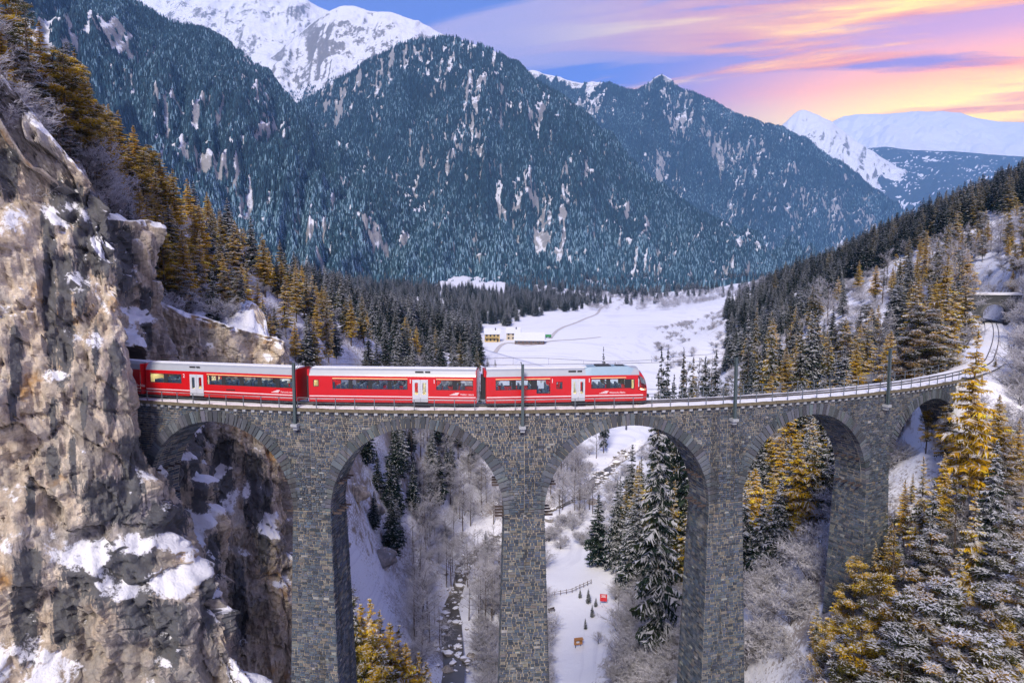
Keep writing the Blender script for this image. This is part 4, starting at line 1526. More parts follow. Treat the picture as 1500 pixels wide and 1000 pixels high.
def make_car(px0, px1, label, panes, doors, texts, stripes, nose=False, vents=(), extra_dark=()):
    """panes: (pxa, pxb, zlo, zhi, group); everything measured along the camera-side flank"""
    r_side = RT + HW
    sa, sb = s_at_px(px0, r_side), s_at_px(px1, r_side)
    ka, kb = sa * RT / RF, sb * RT / RF
    pa, pb = arc(sa, RT), arc(sb, RT)
    d = pb - pa
    L = float(np.linalg.norm(d[:2]))
    hd = math.atan2(d[1], d[0])
    out_n = np.array([d[1], -d[0]]) / L           # toward the camera side
    mid = (pa + pb) / 2
    sag = RT - np.hypot(mid[0] - XC, mid[1] - YC)
    root = thing('train_car', label, 'train car', (pa[0] + out_n[0] * sag * 0.5, pa[1] + out_n[1] * sag * 0.5, 0.10), hd, group='coupled cars of the red train')
    wx, wy = root.location[0], root.location[1]
    ch, sh = math.cos(hd), math.sin(hd)

    def lx(px):
        """local x on the camera-side flank seen at photo column px"""
        lo, hi = -1.0, L + 1.0
        for _ in range(50):
            m_ = (lo + hi) / 2
            X = wx + ch * m_ + sh * HW
            Y = wy + sh * m_ - ch * HW
            if X / (Y * CP + (CAM_H - 2) * SP) < (px - 750) / 1000:
                lo = m_
            else:
                hi = m_
        return (lo + hi) / 2
    x_end = L - (1.22 if nose else 0.0)
    holes = []
    P = [(lx(a), lx(b), c, e) for a, b, c, e in panes]
    Dr = [(lx(a), lx(b)) for a, b in doors]
    holes = P + [(a, b, 0.52, 2.72) for a, b in Dr]
    holes = [h for h in holes if h[0] > 0.1 and h[1] < x_end - 0.05]
    mb = MB()
    wall(mb, 0, x_end, holes, None, False, sg=-1)
    wall(mb, 0, x_end, holes, None, True, sg=1)
    # end walls
    for x in ([0] if nose else [0, x_end]):
        mb.box(x - (0.06 if x == 0 else 0), x + (0 if x == 0 else 0.06), -HW + 0.06, HW - 0.06, ZB, ZR + 0.6)
    body = mb.build('body', M_RED, root)
    # roof
    mb = MB()
    sec = roof_section()
    xr = x_end + (0.3 if nose else 0)
    xr0 = 0.0
    v = np.array([(x, a, b) for x in (xr0, xr) for a, b in sec])
    n = len(sec)
    mb.add(v, [[i, n + i, n + i + 1, i + 1] for i in range(n - 1)])
    roof = mb.build('roof', M_SILVER, root)
    mb = MB()
    mb.box(0.05, xr - (4.6 if nose else 0.05), -0.50, 0.50, ZR + 0.60, ZR + 0.755)
    mb.build('roof_snow', M_SNOW, roof)
    # floor, ceiling, lamps, seats
    mb = MB()
    mb.box(0.05, x_end, -HW + .12, HW - .12, 0.95, 1.0)
    mb.box(0.05, x_end, -HW + .14, HW - .14, ZR - 0.10, ZR - 0.04)
    for x in (0.06, x_end - 0.1):
        mb.box(x, x + .03, -HW + .14, HW - .14, 1.0, ZR - .1)
    inter = mb.build('interior', M_INT, root)
    mb = MB()
    mb.box(0.4, x_end - 0.5, -.18, .18, ZR - .135, ZR - .105)
    mb.build('saloon_lamp', M_LAMP, inter)
    mb0 = MB()
    mb0.box(-.22, .22, -.48, .48, 0, .42)
    mb0.box(-.24, -.10, -.48, .48, .42, 1.05)
    sm = mb0.mesh('seat', [M_SEAT])
    xx = 0.9
    k = 0
    while xx < x_end - 0.9:
        if not any(a - .4 < xx < b + .4 for a, b in Dr):
            for y in (-0.72, 0.72):
                o = obj('seat', sm, inter)
                o.location = (xx, y, 1.0)
                o.rotation_euler = (0, 0, 0 if k % 2 else math.pi)
        k += 1
        xx += 0.95 if k % 2 else 0.72
    # windows both sides
    for sg in (-1, 1):
        for a, b, c, e in P:
            if not (a > 0.1 and b < x_end - 0.05):
                continue
            mb = MB()
            y = sg * (HW - 0.055)
            mb.add([(a, y, c), (b, y, c), (b, y, e), (a, y, e)], [[0, 1, 2, 3]])
            w_ = mb.build('window', M_GLASS, root)
            mb = MB()
            t_ = .05
            for (q0, q1, q2, q3) in ((a, b, c, c + t_), (a, b, e - t_, e), (a, a + t_, c + t_, e - t_), (b - t_, b, c + t_, e - t_)):
                yo = sg * (HW + 0.004)
                yi = sg * (HW - 0.05)
                mb.box(q0, q1, min(yo, yi), max(yo, yi), q2, q3)
            mb.build('window_frame', M_RUBBER, w_)
        # dark pillars between neighbouring panes
        srt = sorted(P)
        for p0, p1 in zip(srt[:-1], srt[1:]):
            g = p1[0] - p0[1]
            if 0.05 < g < 0.75 and abs(p0[3] - p1[3]) < 0.1:
                mb = MB()
                yo, yi = sg * (HW + 0.007), sg * (HW - 0.04)
                mb.box(p0[1], p1[0], min(yo, yi), max(yo, yi), max(p0[2], p1[2]), p1[3])
                mb.build('window_pillar', M_RUBBER, root)
        for a, b in Dr:
            mid_ = (a + b) / 2
            for (q0, q1) in ((a + .01, mid_ - .015), (mid_ + .015, b - .01)):
                mb = MB()
                yo, yi = sg * (HW + .018), sg * (HW - .035)
                ww = q1 - q0
                h0, h1 = q0 + ww * .30, q1 - ww * .26
                for r_ in ((q0, h0, .53, 2.71), (h1, q1, .53, 2.71), (h0, h1, .53, 1.25), (h0, h1, 2.42, 2.71)):
                    mb.box(r_[0], r_[1], min(yo, yi), max(yo, yi), r_[2], r_[3])
                dl = mb.build('door', M_DOOR, root)
                mb = MB()
                yg = sg * (HW - .005)
                mb.add([(h0, yg, 1.25), (h1, yg, 1.25), (h1, yg, 2.42), (h0, yg, 2.42)], [[0, 1, 2, 3]])
                mb.build('door_window', M_GLASS, dl)
            mb = MB()
            yo, yi = sg * (HW + .16), sg * (HW - .04)
            mb.box(a, b, min(yo, yi), max(yo, yi), .42, .505)
            mb.build('door_step', M_DARK, root)
        # lower white lines and yellow first-class line
        xs_ = [0.0]
        for a, b in sorted(Dr):
            xs_ += [a, b]
        xs_ += [x_end + (.75 if nose else 0)]
        for q in range(0, len(xs_), 2):
            mb = MB()
            yo, yi = sg * (HW + .006), sg * (HW - .02)
            mb.box(xs_[q] + .02, xs_[q + 1] - .02, min(yo, yi), max(yo, yi), 0.98, 1.06)
            mb.build('white_stripe', M_WHITE, root)
            mb = MB()
            yo, yi = sg * (HW - .012), sg * (HW - .05)
            mb.box(xs_[q] + .02, xs_[q + 1] - .02, min(yo, yi), max(yo, yi), 0.70, 0.735)
            mb.build('white_stripe', M_WHITE, root)
        for a, b in stripes:
            mb = MB()
            yo, yi = sg * (HW - .002), sg * (HW - .03)
            mb.box(lx(a), lx(b), min(yo, yi), max(yo, yi), 2.745, 2.82)
            mb.build('yellow_stripe', M_GOLD, root)
    # roof vents
    for a, b in vents:
        for x0_, x1_ in ((lx(a), lx(a) + (lx(b) - lx(a)) * .55), (lx(a) + (lx(b) - lx(a)) * .66, lx(b))):
            mb = MB()
            M_ = Matrix.Translation((0, -1.13, ZR + .36)) @ Matrix.Rotation(rad(-58), 4, 'X')
            mb.box(x0_, x1_, -.16, .16, -.02, .03, M=M_)
            mb.build('roof_vent', M_DARK, roof)
    for a, b in extra_dark:
        mb = MB()
        mb.box(lx(a), lx(b), -HW - .008, -HW + .02, 1.22, 1.34)
        mb.build('vent_grille', M_DARK, root)
    # lettering on the camera side
    for (pxa, pxb, body_t, z) in texts:
        a, b = lx(pxa), lx(pxb)
        me = text_mesh(body_t, 0.36, M_WHITE)
        w_ = max(v.co.x for v in me.vertices)
        o = obj('lettering', me, root)
        k = (b - a) / w_
        o.location = (a, -HW - .006, z)
        o.rotation_euler = (math.pi / 2, 0, 0)
        o.scale = (k, min(k, 1.15) if len(body_t) > 2 else k, 1)
    # logo: slanted bars tapering to the left, before each name
    for (pxa, pxb, body_t, z) in texts:
        if len(body_t) < 5:
            continue
        e_ = lx(pxa) - .12
        b_ = e_ - 0.95
        mb = MB()
        y = -HW - .007
        for i in range(4):
            z0_, z1_ = z + .07 * i, z + .07 * i + .045
            x0_ = b_ + .18 * i
            mb.add([(x0_, y, z0_), (e_ - .05 * (3 - i), y, z0_), (e_ - .05 * (3 - i) + .04, y, z1_), (x0_ + .06, y, z1_)], [[0, 1, 2, 3]])
        mb.build('logo', M_WHITE, root)
    # bogies and underframe
    mb = MB()
    mb.box(0.3, x_end - .2, -1.05, 1.05, .36, .93)
    mb.build('underframe', M_DARK, root)
    for xb in (2.6, x_end - (2.4 if nose else 2.6)):
        bg_ = MB()
        for sg in (-1, 1):
            bg_.box(xb - 1.35, xb + 1.35, sg * .95 - .09, sg * .95 + .09, .30, .52)
        bg_.box(xb - .3, xb + .3, -.95, .95, .30, .5)
        bo = bg_.build('bogie', M_DARK, root)
        for wxl in (xb - .9, xb + .9):
            for sg in (-1, 1):
                m2 = MB()
                m2.tube([(wxl, sg * .52 - .06, .43), (wxl, sg * .52 + .06, .43)], .36, 18)
                m2.build('wheel', M_RAIL, bo)
    # gangway at the left end
    mb = MB()
    mb.box(-.42, -.06, -.78, .78, .75, 3.05)
    mb.build('gangway', M_RUBBER, root)
    mb = MB()
    mb.box(-.24, -.07, -1.18, 1.18, ZR - .02, ZR + .62)
    mb.build('end_fairing', M_RED, root)
    if nose:
        # driving cab: lofted sections from the straight body to the rounded face
        secs = []
        xs_n = np.array([0.0, 0.22, 0.42, 0.64, 0.86, 1.05, 1.18, 1.22])
        topz = np.array([0.0, -.05, -.16, -.36, -.68, -1.12, -1.75, -2.2])
        wid = np.array([1.0, 1.0, .99, .97, .93, .87, .80, .74])
        base = [(-HW + .066, ZB), (-HW, .95), (-HW, 1.55), (-HW, 2.5), (-HW + .026, ZR), (-1.0, ZR + .42), (-.6, ZR + .60), (0, ZR + .66), (.6, ZR + .60), (1.0, ZR + .42), (HW - .026, ZR), (HW, 2.5), (HW, 1.55), (HW, .95), (HW - .066, ZB)]
        zt = ZR + .66
        for i, x in enumerate(xs_n):
            f = (zt + topz[i] - ZB) / (zt - ZB)
            zsq = lambda z: z if z < 1.3 else 1.3 + (z - 1.3) * max((zt + topz[i] - 1.3) / (zt - 1.3), 0.03)
            secs.append([(x_end + x, a * wid[i], zsq(b)) for a, b in base])
        v = np.array(secs).reshape(-1, 3)
        nb = len(base)
        mb = MB()
        for i in range(len(xs_n) - 1):
            for k in range(nb - 1):
                # openings: windscreen and corner windows
                scr = (2 <= i <= 5) and (k in (5, 6, 7, 8))
                side = (1 <= i <= 4) and (k in (2, 3, 10, 11)) and not (k in (2, 11) and i > 6)
                if scr or side:
                    continue
                q = [[i * nb + k, (i + 1) * nb + k, (i + 1) * nb + k + 1, i * nb + k + 1]]
                mb.add(v, q)
        mb.add(v[-nb:], [[k, k + 1, nb - 2 - k, nb - 1 - k] for k in range(nb // 2)])
        cab = mb.build('cab', M_RED, root)
        for nm, rng_i, ks in (('windscreen', range(2, 6), (5, 6, 7, 8)), ('cab_window', range(1, 5), (2, 3)), ('cab_window', range(1, 5), (10, 11))):
            mb = MB()
            for i in rng_i:
                for k in ks:
                    mb.add(v, [[i * nb + k, (i + 1) * nb + k, (i + 1) * nb + k + 1, i * nb + k + 1]])
            mb.build(nm, M_GLASS, cab)
        # dark cab inside, desk
        mb = MB()
        mb.box(x_end + .05, x_end + .9, -1.1, 1.1, .95, 1.35)
        mb.box(x_end + .05, x_end + .1, -1.2, 1.2, 1.35, ZR - .1)
        mb.build('cab_desk', M_DARK, cab)
        # roof fairing with pantograph well
        mb = MB()
        sec = [(-HW + .02, ZR + .02), (-1.08, ZR + .55), (-.95, ZR + .80), (.95, ZR + .80), (1.08, ZR + .55), (HW - .02, ZR + .02)]
        x0_, x1_ = lx(867), lx(938)
        vv = []
        for x, kz in ((x0_ - .6, .0), (x0_, 1.0), (x1_ - 1.2, 1.0), (x1_ - .1, .55)):
            for a, b in sec:
                vv.append((x, a * (1 if kz > .9 else .985), ZR + .01 + (b - ZR) * (.86 if kz == 0 else kz)))
        n6 = len(sec)
        q = [[i * n6 + k, (i + 1) * n6 + k, (i + 1) * n6 + k + 1, i * n6 + k + 1] for i in range(3) for k in range(n6 - 1)]
        mb.add(vv, q)
        mb.add(vv[-n6:], [[0, 1, 4, 5], [1, 2, 3, 4]])
        mb.add(vv[:n6], [[5, 4, 1, 0], [4, 3, 2, 1]])
        rf = mb.build('roof_fairing', mat_paint('blue_grey_fairing', (0.28, 0.40, 0.50), 0.4), root)
        mb = MB()
        mb.box(x0_ + .6, x0_ + 2.1, -.55, .55, ZR + .81, ZR + .90)
        mb.box(x0_ + 2.7, x0_ + 3.5, -.4, .4, ZR + .81, ZR + .88)
        mb.tube([(x0_ + 2.6, 0, ZR + .8), (x0_ + 2.68, 0, ZR + 1.12)], .03, 6)
        mb.build('roof_equipment', M_DARK, rf)
        # front: lamps, coupler, plough
        mb = MB()
        mb.box(L - .1, L + .42, -.16, .16, .55, .82)
        mb.box(L + .3, L + .46, -.24, .24, .5, .88)
        mb.build('coupler', M_DARK, root)
        mb = MB()
        mb.add([(L - .6, -1.1, .1), (L + .25, 0, .1), (L - .6, 1.1, .1), (L - .6, -1.15, .5), (L + .05, 0, .5), (L - .6, 1.15, .5)], [[0, 1, 4, 3], [1, 2, 5, 4]])
        mb.build('plough', M_DARK, root)
        for y in (-.72, .72):
            mb = MB()
            mb.tube([(L - .16, y, 1.18), (L + .03, y, 1.18)], .12, 12)
            mb.build('headlight', M_LAMP, root)
    train_cars.append(root)
    return root


W1, W2 = 1.72, 2.68


def split(a, b, n, gap=4.5):
    w = (b - a - gap * (n - 1)) / n
    return [(a + i * (w + gap), a + i * (w + gap) + w, W1, W2) for i in range(n)]


make_car(-40, 213, 'red train car half hidden inside the tunnel mouth', split(120, 205, 3), [(60, 80)], [(190, 212, 'Rh\u00e4tische Bahn', 1.24)], [])
make_car(216, 437, 'red train car with long row of five windows by the tunnel mouth', split(220, 266, 2) + split(303.5, 431, 5), [(278, 298)], [(411, 431, 'Ferrovia retica', 1.22), (268, 271, '2', 2.36)], [(303, 431)], vents=[(277, 292)], extra_dark=[(331, 344)])
make_car(453, 699, 'red train car in the middle, coupled at both ends, with small square toilet window', [(459, 467, 1.95, 2.62)] + split(487, 597, 4) + split(639, 693, 2), [(604, 627)], [(674, 694, 'Viafier retica', 1.22), (599, 601.5, '1', 2.36), (634, 636.5, '1', 2.36)], [(487, 597), (639, 693)], vents=[(608, 630)])
make_car(711, 949.5, 'red front train car with slanted driving cab and blue grey roof fairing', [(726, 751, W1, W2), (755, 779, W1, W2), (786, 806, 1.32, W2), (815, 824, 1.75, 2.45)] + split(866, 916, 2) + [(924.5, 929.5, 1.62, 2.62)], [(837, 857)], [(893, 916, 'Rh\u00e4tische Bahn', 1.22), (807, 809.5, '1', 2.36), (861, 863.5, '1', 2.36)], [(726, 806), (866, 917)], nose=True, vents=[(833, 853)])

# ================================================================== TREES
def tri_pack(tris, cols, name, mats):
    T_ = np.asarray(tris, np.float32).reshape(-1, 3)
    n = len(T_) // 3
    return npmesh(name, T_, [np.arange(3 * n).reshape(n, 3)], mats, None, np.asarray(cols, np.float32))


SNOWC = np.array([0.78, 0.79, 0.85])


def conifer(h, R, seed, lev, nb, seg, snow, pal, bare=0.10, droop=0.35, taper=0.85, irregular=0.25, fingers=3):
    """crown of whorled branches carrying needle sprays; snow lies on the upper sides of sprays"""
    g = np.random.default_rng(seed)
    pal = np.array(pal)
    zf = np.repeat(bare + (0.985 - bare) * (np.arange(lev) + g.uniform(-.3, .3, lev)) / (lev - 1), nb).clip(bare, .985)
    B = lev * nb
    az = np.repeat(g.uniform(0, 6.28, lev), nb) + np.tile(np.arange(nb) * 6.283 / nb, lev) + g.uniform(-.35, .35, B)
    L = (R * ((1 - zf) / (1 - bare)) ** taper + .02 * R) * (1 - .35 * np.maximum(0, (bare + .18 - zf) / .18)) * g.uniform(1 - irregular, 1 + irregular * .7, B)
    keep = g.random(B) > irregular * .5
    zf, az, L = zf[keep], az[keep], L[keep]
    B = len(zf)
    d = np.stack([np.cos(az), np.sin(az), 0 * az], -1)
    s = np.stack([-np.sin(az), np.cos(az), 0 * az], -1)
    z = zf * h + g.uniform(-.4, .4, B) * h / lev
    dr = droop * g.uniform(.6, 1.3, B) * (.35 + .9 * (1 - zf))
    lit = .5 + .5 * np.cos(az - g.uniform(0, 6.28)) * .8 + .25 * (zf - .5)  # lit side and top painted into the needle tones, lighter palette entries there
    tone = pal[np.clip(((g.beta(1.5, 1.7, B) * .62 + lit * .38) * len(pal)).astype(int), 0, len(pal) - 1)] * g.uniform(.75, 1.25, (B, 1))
    sn = snow * g.uniform(.3, 1.7, B)
    sh = (B, seg, 2, fingers)
    k = np.arange(seg)[None, :, None, None]
    fi = np.arange(fingers)[None, None, None, :]
    t = (k + (fi + .5) / fingers + g.uniform(-.2, .2, sh)) / seg
    Lb = L[:, None, None, None]
    drb = dr[:, None, None, None]
    zv = np.array([0, 0, 1.0])
    o = d[:, None, None, None, :] * (Lb * t)[..., None] + zv * (z[:, None, None, None] - drb * Lb * t + .18 * drb * Lb * t * t)[..., None]
    w = (Lb * (.46 - .30 * t) + .10) * g.uniform(.6, 1.3, sh)
    sg = np.array([-1., 1.])[None, None, :, None] * np.ones(sh)
    phi = g.uniform(.25, 1.0, sh)
    dirv = s[:, None, None, None, :] * (sg * np.cos(phi))[..., None] + d[:, None, None, None, :] * np.sin(phi)[..., None] + zv * g.uniform(-.55, -.05, sh)[..., None]
    wd = (Lb / seg / fingers * .85 + .03) * np.ones(sh)
    e = d[:, None, None, None, :] * wd[..., None] + zv * (wd * g.uniform(-.5, .5, sh))[..., None]
    a_, b_, c_ = o - e, o + e, o + dirv * w[..., None]
    tr = np.stack([a_, b_, c_], -2).reshape(-1, 3, 3)
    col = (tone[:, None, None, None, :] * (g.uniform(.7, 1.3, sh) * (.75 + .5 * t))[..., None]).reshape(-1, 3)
    pick = (g.random(sh) < sn[:, None, None, None]).ravel()
    st = tr[pick]
    m = st.mean(1, keepdims=True)
    st = m + (st - m) * g.uniform(.8, 1.25, (len(st), 1, 1)) + zv * (.04 + .015 * R * g.random((len(st), 1, 1)))
    scol = SNOWC * g.uniform(.92, 1.04, (len(st), 1))
    # sprays hanging below the branches
    sh2 = (B, seg)
    t2 = (np.arange(seg)[None] + .5) / seg
    p = d[:, None] * (L[:, None] * t2)[..., None] + zv * (z[:, None] - dr[:, None] * L[:, None] * t2)[..., None]
    f = (L / seg * .5)[:, None, None]
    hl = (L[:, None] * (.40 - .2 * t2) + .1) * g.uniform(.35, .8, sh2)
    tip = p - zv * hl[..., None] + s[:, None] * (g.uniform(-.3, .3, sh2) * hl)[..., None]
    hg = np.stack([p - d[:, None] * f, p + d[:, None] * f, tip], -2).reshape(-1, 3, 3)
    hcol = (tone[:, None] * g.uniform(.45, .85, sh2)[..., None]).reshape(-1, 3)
    ld = np.array([[[0, 0, h], [R * .045 * math.cos(q), R * .045 * math.sin(q), h * .95], [R * .045 * math.cos(q + 2), R * .045 * math.sin(q + 2), h * .95]] for q in (0, 1.5, 3, 4.5)])
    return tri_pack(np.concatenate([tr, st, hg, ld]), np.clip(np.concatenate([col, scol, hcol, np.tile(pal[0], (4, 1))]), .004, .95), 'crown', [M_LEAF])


def pine(h, R, seed, pads, per, snow, pal, bare=0.42):
    """open crown of layered needle pads on bare limbs, the tops of the pads loaded with snow"""
    g = np.random.default_rng(seed)
    tris, cols = [], []
    pal = np.array(pal)
    zv = np.array([0, 0, 1.0])
    for i in range(pads):
        zf = bare + (1 - bare) * ((i + g.random()) / pads) ** 0.9
        rr_ = R * math.sqrt(max(1 - ((zf - bare - .12) / (1.02 - bare - .12)) ** 2, 0.03)) if zf > bare + .12 else R * .75
        az = g.uniform(0, 6.28)
        dist = rr_ * g.uniform(.30, 1.0)
        c = np.array([math.cos(az) * dist, math.sin(az) * dist, zf * h * .97 - .12 * dist])
        root = np.array([0, 0, zf * h * .93 - .25 * dist])
        prx = R * g.uniform(.24, .44) * (1.15 - .55 * zf)
        prz = prx * g.uniform(.28, .45)
        tone = pal[g.integers(len(pal))] * g.uniform(.75, 1.25)
        sn = np.clip(snow * g.uniform(.5, 1.4), 0, 1)
        v = g.normal(size=(per, 3))
        v /= np.linalg.norm(v, axis=1)[:, None]
        q = v * np.array([prx, prx, prz]) * g.uniform(.45, 1.05, (per, 1))
        m = c + q
        sz = prx * g.uniform(.16, .34, (per, 1))
        e1 = q * np.array([1, 1, .3]) / (prx + 1e-6) + g.normal(size=(per, 3)) * np.array([.6, .6, .25])
        e1 /= np.linalg.norm(e1, axis=1)[:, None]
        e2 = np.cross(e1, zv) + g.normal(size=(per, 3)) * .3
        e2 /= np.linalg.norm(e2, axis=1)[:, None]
        tr = np.stack([m - e2 * sz * .32, m + e2 * sz * .32, m + e1 * sz * 1.5], 1)
        tris.append(tr)
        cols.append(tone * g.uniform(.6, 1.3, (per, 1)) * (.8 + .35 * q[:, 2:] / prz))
        pick = (q[:, 2] > -.2 * prz) & (g.random(per) < sn)
        st = tr[pick]
        mm = st.mean(1, keepdims=True)
        st = mm + (st - mm) * g.uniform(.9, 1.5, (len(st), 1, 1)) * np.array([1, 1, .5]) + zv * (.05 + .30 * prz * g.random((len(st), 1, 1)))
        tris.append(st)
        cols.append(SNOWC * g.uniform(.92, 1.04, (len(st), 1)))
        wl = .018 * R
        for e in (np.array([0, 0, wl]), np.array([wl, -wl, 0])):
            tris.append(np.array([[root - e, root + e, c]]))
            cols.append(np.array([[.09, .065, .05]]))
    return tri_pack(np.concatenate(tris), np.clip(np.concatenate(cols), .004, .95), 'crown', [M_LEAF])


def bare_tree(h, spread, seed, frost, main=7, sub=6, tw=5, multi=1, base_c=(.15, .135, .13), frost_c=(.83, .82, .86)):
    """leafless frosted tree: limbs, branches and rime-covered twigs as thin slivers"""
    g = np.random.default_rng(seed)
    tris, cols = [], []
    base_c, frost_c = np.array(base_c), np.array(frost_c)

    def sliver(a, b_, w, c):
        d = b_ - a
        e = np.cross(d, g.normal(size=3))
        e *= w / (np.linalg.norm(e) + 1e-9)
        tris.extend([a - e, a + e, b_])
        cols.append(c)
        e2 = np.cross(d, e)
        e2 *= w / (np.linalg.norm(e2) + 1e-9)
        tris.extend([a - e2, a + e2, b_])
        cols.append(c)
    for m in range(multi):
        lean = g.normal(size=3) * (.10 if multi == 1 else .33)
        root = np.array([g.uniform(-.25, .25), g.uniform(-.25, .25), 0]) * (multi > 1)
        top_ = root + np.array([lean[0] * h, lean[1] * h, h * g.uniform(.8, 1.0)])
        if multi > 1:
            sliver(root, top_, .03 + .005 * h, base_c)
        for i in range(main):
            t = .22 + .75 * (i + g.random()) / main
            p = root + (top_ - root) * t
            az = g.uniform(0, 6.28)
            up_ = g.uniform(.5, 1.1)
            L = spread * (1.1 - .75 * t) * g.uniform(.7, 1.2)
            q = p + np.array([math.cos(az) * L, math.sin(az) * L, up_ * L])
            sliver(p, q, .012 * h * .35 + .012, base_c * 1.2)
            for j in range(sub):
                t2 = .25 + .75 * (j + g.random()) / sub
                p2 = p + (q - p) * t2
                d2 = (q - p) / np.linalg.norm(q - p) + g.normal(size=3) * .65
                d2[2] += .25
                q2 = p2 + d2 * L * g.uniform(.25, .5)
                k = frost * g.uniform(.4, 1.1)
                sliver(p2, q2, .022, base_c * (1 - min(k, 1) * .7) + frost_c * min(k, 1) * .7)
                for n_ in range(tw):
                    p3_ = p2 + (q2 - p2) * g.uniform(.2, 1)
                    q3 = p3_ + (d2 * .5 + g.normal(size=3) * .6) * L * .22
                    k = min(frost * g.uniform(.5, 1.2), 1)
                    sliver(p3_, q3, .026, base_c * 1.5 * (1 - k) + frost_c * k)
    return tri_pack(tris, np.clip(cols, .01, .95), 'crown', [M_LEAF])


def trunk_mesh(h, r):
    m_ = MB()
    m_.tube([(0, 0, -1.2), (0, 0, h * .35), (0.0, 0, h * .7), (0, 0, h * .97)], [r * 1.15, r * .8, r * .45, r * .06], 6)
    return m_.mesh('trunk', [M_BARK])


DARK = [(.012, .026, .022), (.020, .040, .030), (.032, .055, .038), (.05, .075, .05)]
OLIVE = [(.036, .052, .024), (.066, .082, .028), (.12, .115, .028), (.22, .17, .030)]
GOLD = [(.08, .085, .03), (.22, .18, .03), (.45, .31, .03), (.66, .43, .028), (.76, .50, .035), (.84, .60, .06)]
PROTO = {}
U = 20.0   # prototypes are built 20 m tall


def proto(kind, crowns, tr):
    PROTO[kind] = [(c, trunk_mesh(U, tr)) for c in crowns]


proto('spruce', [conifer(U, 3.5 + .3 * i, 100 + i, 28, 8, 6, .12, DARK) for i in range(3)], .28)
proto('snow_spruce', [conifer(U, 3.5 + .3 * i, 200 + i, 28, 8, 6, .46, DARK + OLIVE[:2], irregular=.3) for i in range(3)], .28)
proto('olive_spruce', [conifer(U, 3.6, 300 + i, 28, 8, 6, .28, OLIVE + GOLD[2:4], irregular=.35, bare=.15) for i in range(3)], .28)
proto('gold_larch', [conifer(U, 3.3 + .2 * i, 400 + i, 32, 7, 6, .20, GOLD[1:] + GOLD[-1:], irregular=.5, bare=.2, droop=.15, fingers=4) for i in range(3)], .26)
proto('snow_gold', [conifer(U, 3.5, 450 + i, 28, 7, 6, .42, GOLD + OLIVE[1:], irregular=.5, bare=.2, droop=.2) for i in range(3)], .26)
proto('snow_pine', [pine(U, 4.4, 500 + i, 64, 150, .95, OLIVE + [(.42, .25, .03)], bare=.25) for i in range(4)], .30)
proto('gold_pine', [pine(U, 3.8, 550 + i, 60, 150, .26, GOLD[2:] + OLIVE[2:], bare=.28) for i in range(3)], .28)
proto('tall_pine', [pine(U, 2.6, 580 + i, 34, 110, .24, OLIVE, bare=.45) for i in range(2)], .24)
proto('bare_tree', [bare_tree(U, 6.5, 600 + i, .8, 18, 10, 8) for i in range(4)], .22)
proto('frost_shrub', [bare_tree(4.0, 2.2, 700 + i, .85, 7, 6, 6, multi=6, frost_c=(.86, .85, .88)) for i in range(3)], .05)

NAMES = {'spruce': ('spruce_tree', 'spruce'), 'snow_spruce': ('spruce_tree', 'spruce'), 'olive_spruce': ('spruce_tree', 'spruce'), 'gold_larch': ('larch_tree', 'larch'), 'snow_gold': ('larch_tree', 'larch'),
         'snow_pine': ('pine_tree', 'pine'), 'gold_pine': ('pine_tree', 'pine'), 'tall_pine': ('pine_tree', 'pine'), 'bare_tree': ('bare_tree', 'bare tree'), 'frost_shrub': ('frosted_shrub', 'shrub')}
LOOK = {'spruce': 'dark green spruce', 'snow_spruce': 'snow-laden spruce', 'olive_spruce': 'olive green spruce', 'gold_larch': 'golden larch', 'snow_gold': 'golden larch dusted with snow',
        'snow_pine': 'snow-loaded pine', 'gold_pine': 'yellow-green pine', 'tall_pine': 'slender bare-stemmed pine', 'bare_tree': 'frosted leafless tree', 'frost_shrub': 'frosted leafless shrub'}
count = {}


def plant(kind, X, Y, h, where, lbl=None, wid=1.0, z=None):
    c, t = PROTO[kind][rng.integers(len(PROTO[kind]))]
    nm, cat = NAMES[kind]
    U_ = 4.0 if kind == 'frost_shrub' else U
    k = h / U_
    z = float(ground(X, Y)[0]) if z is None else z
    kk = k * wid * rng.uniform(.88, 1.15)
    e = thing(nm, lbl or (LOOK[kind] + ' ' + where), cat, (X, Y, z - 0.15), rng.uniform(0, 6.28), group=LOOK[kind] + ' ' + where)
    e.rotation_euler = (rng.uniform(-.03, .03), rng.uniform(-.03, .03), rng.uniform(0, 6.28))
    e.scale = (kk, kk, k)
    if kind != 'frost_shrub':
        obj('trunk', t, e)
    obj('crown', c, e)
    count[kind] = count.get(kind, 0) + 1
    return e


def px2x(px, Y, z=-20):
    return (px - 750) / 1000.0 * (Y * CP + (CAM_H - z) * SP)


def blocked(X, Y, m=4.6):
    r = math.hypot(X - XC, YC - Y)
    a = math.atan2(X - XC, YC - Y)
    if abs(r - 100.8) < m and -0.6 < a < 0.95:
        return True
    if X > 60 and np.min(np.hypot(*(TRACK - np.array([X, Y])).T)) < 5.0:
        return True
    return False


def tree_to(kind, px, Y, top_y, where, lbl=None, wid=1.0):  # height follows from the tip
    """a tree at photo column px, distance Y, whose tip reaches photo row top_y"""
    X = px2x(px, Y)
    z = float(ground(X, Y)[0])
    h = at(px, top_y, Y)[2] - z
    if h > 1.5:
        plant(kind, X, Y, h, where, lbl, wid=wid * (1.0 if h < 24 else 24 / h) * (1 if h > 9 else 1.15))


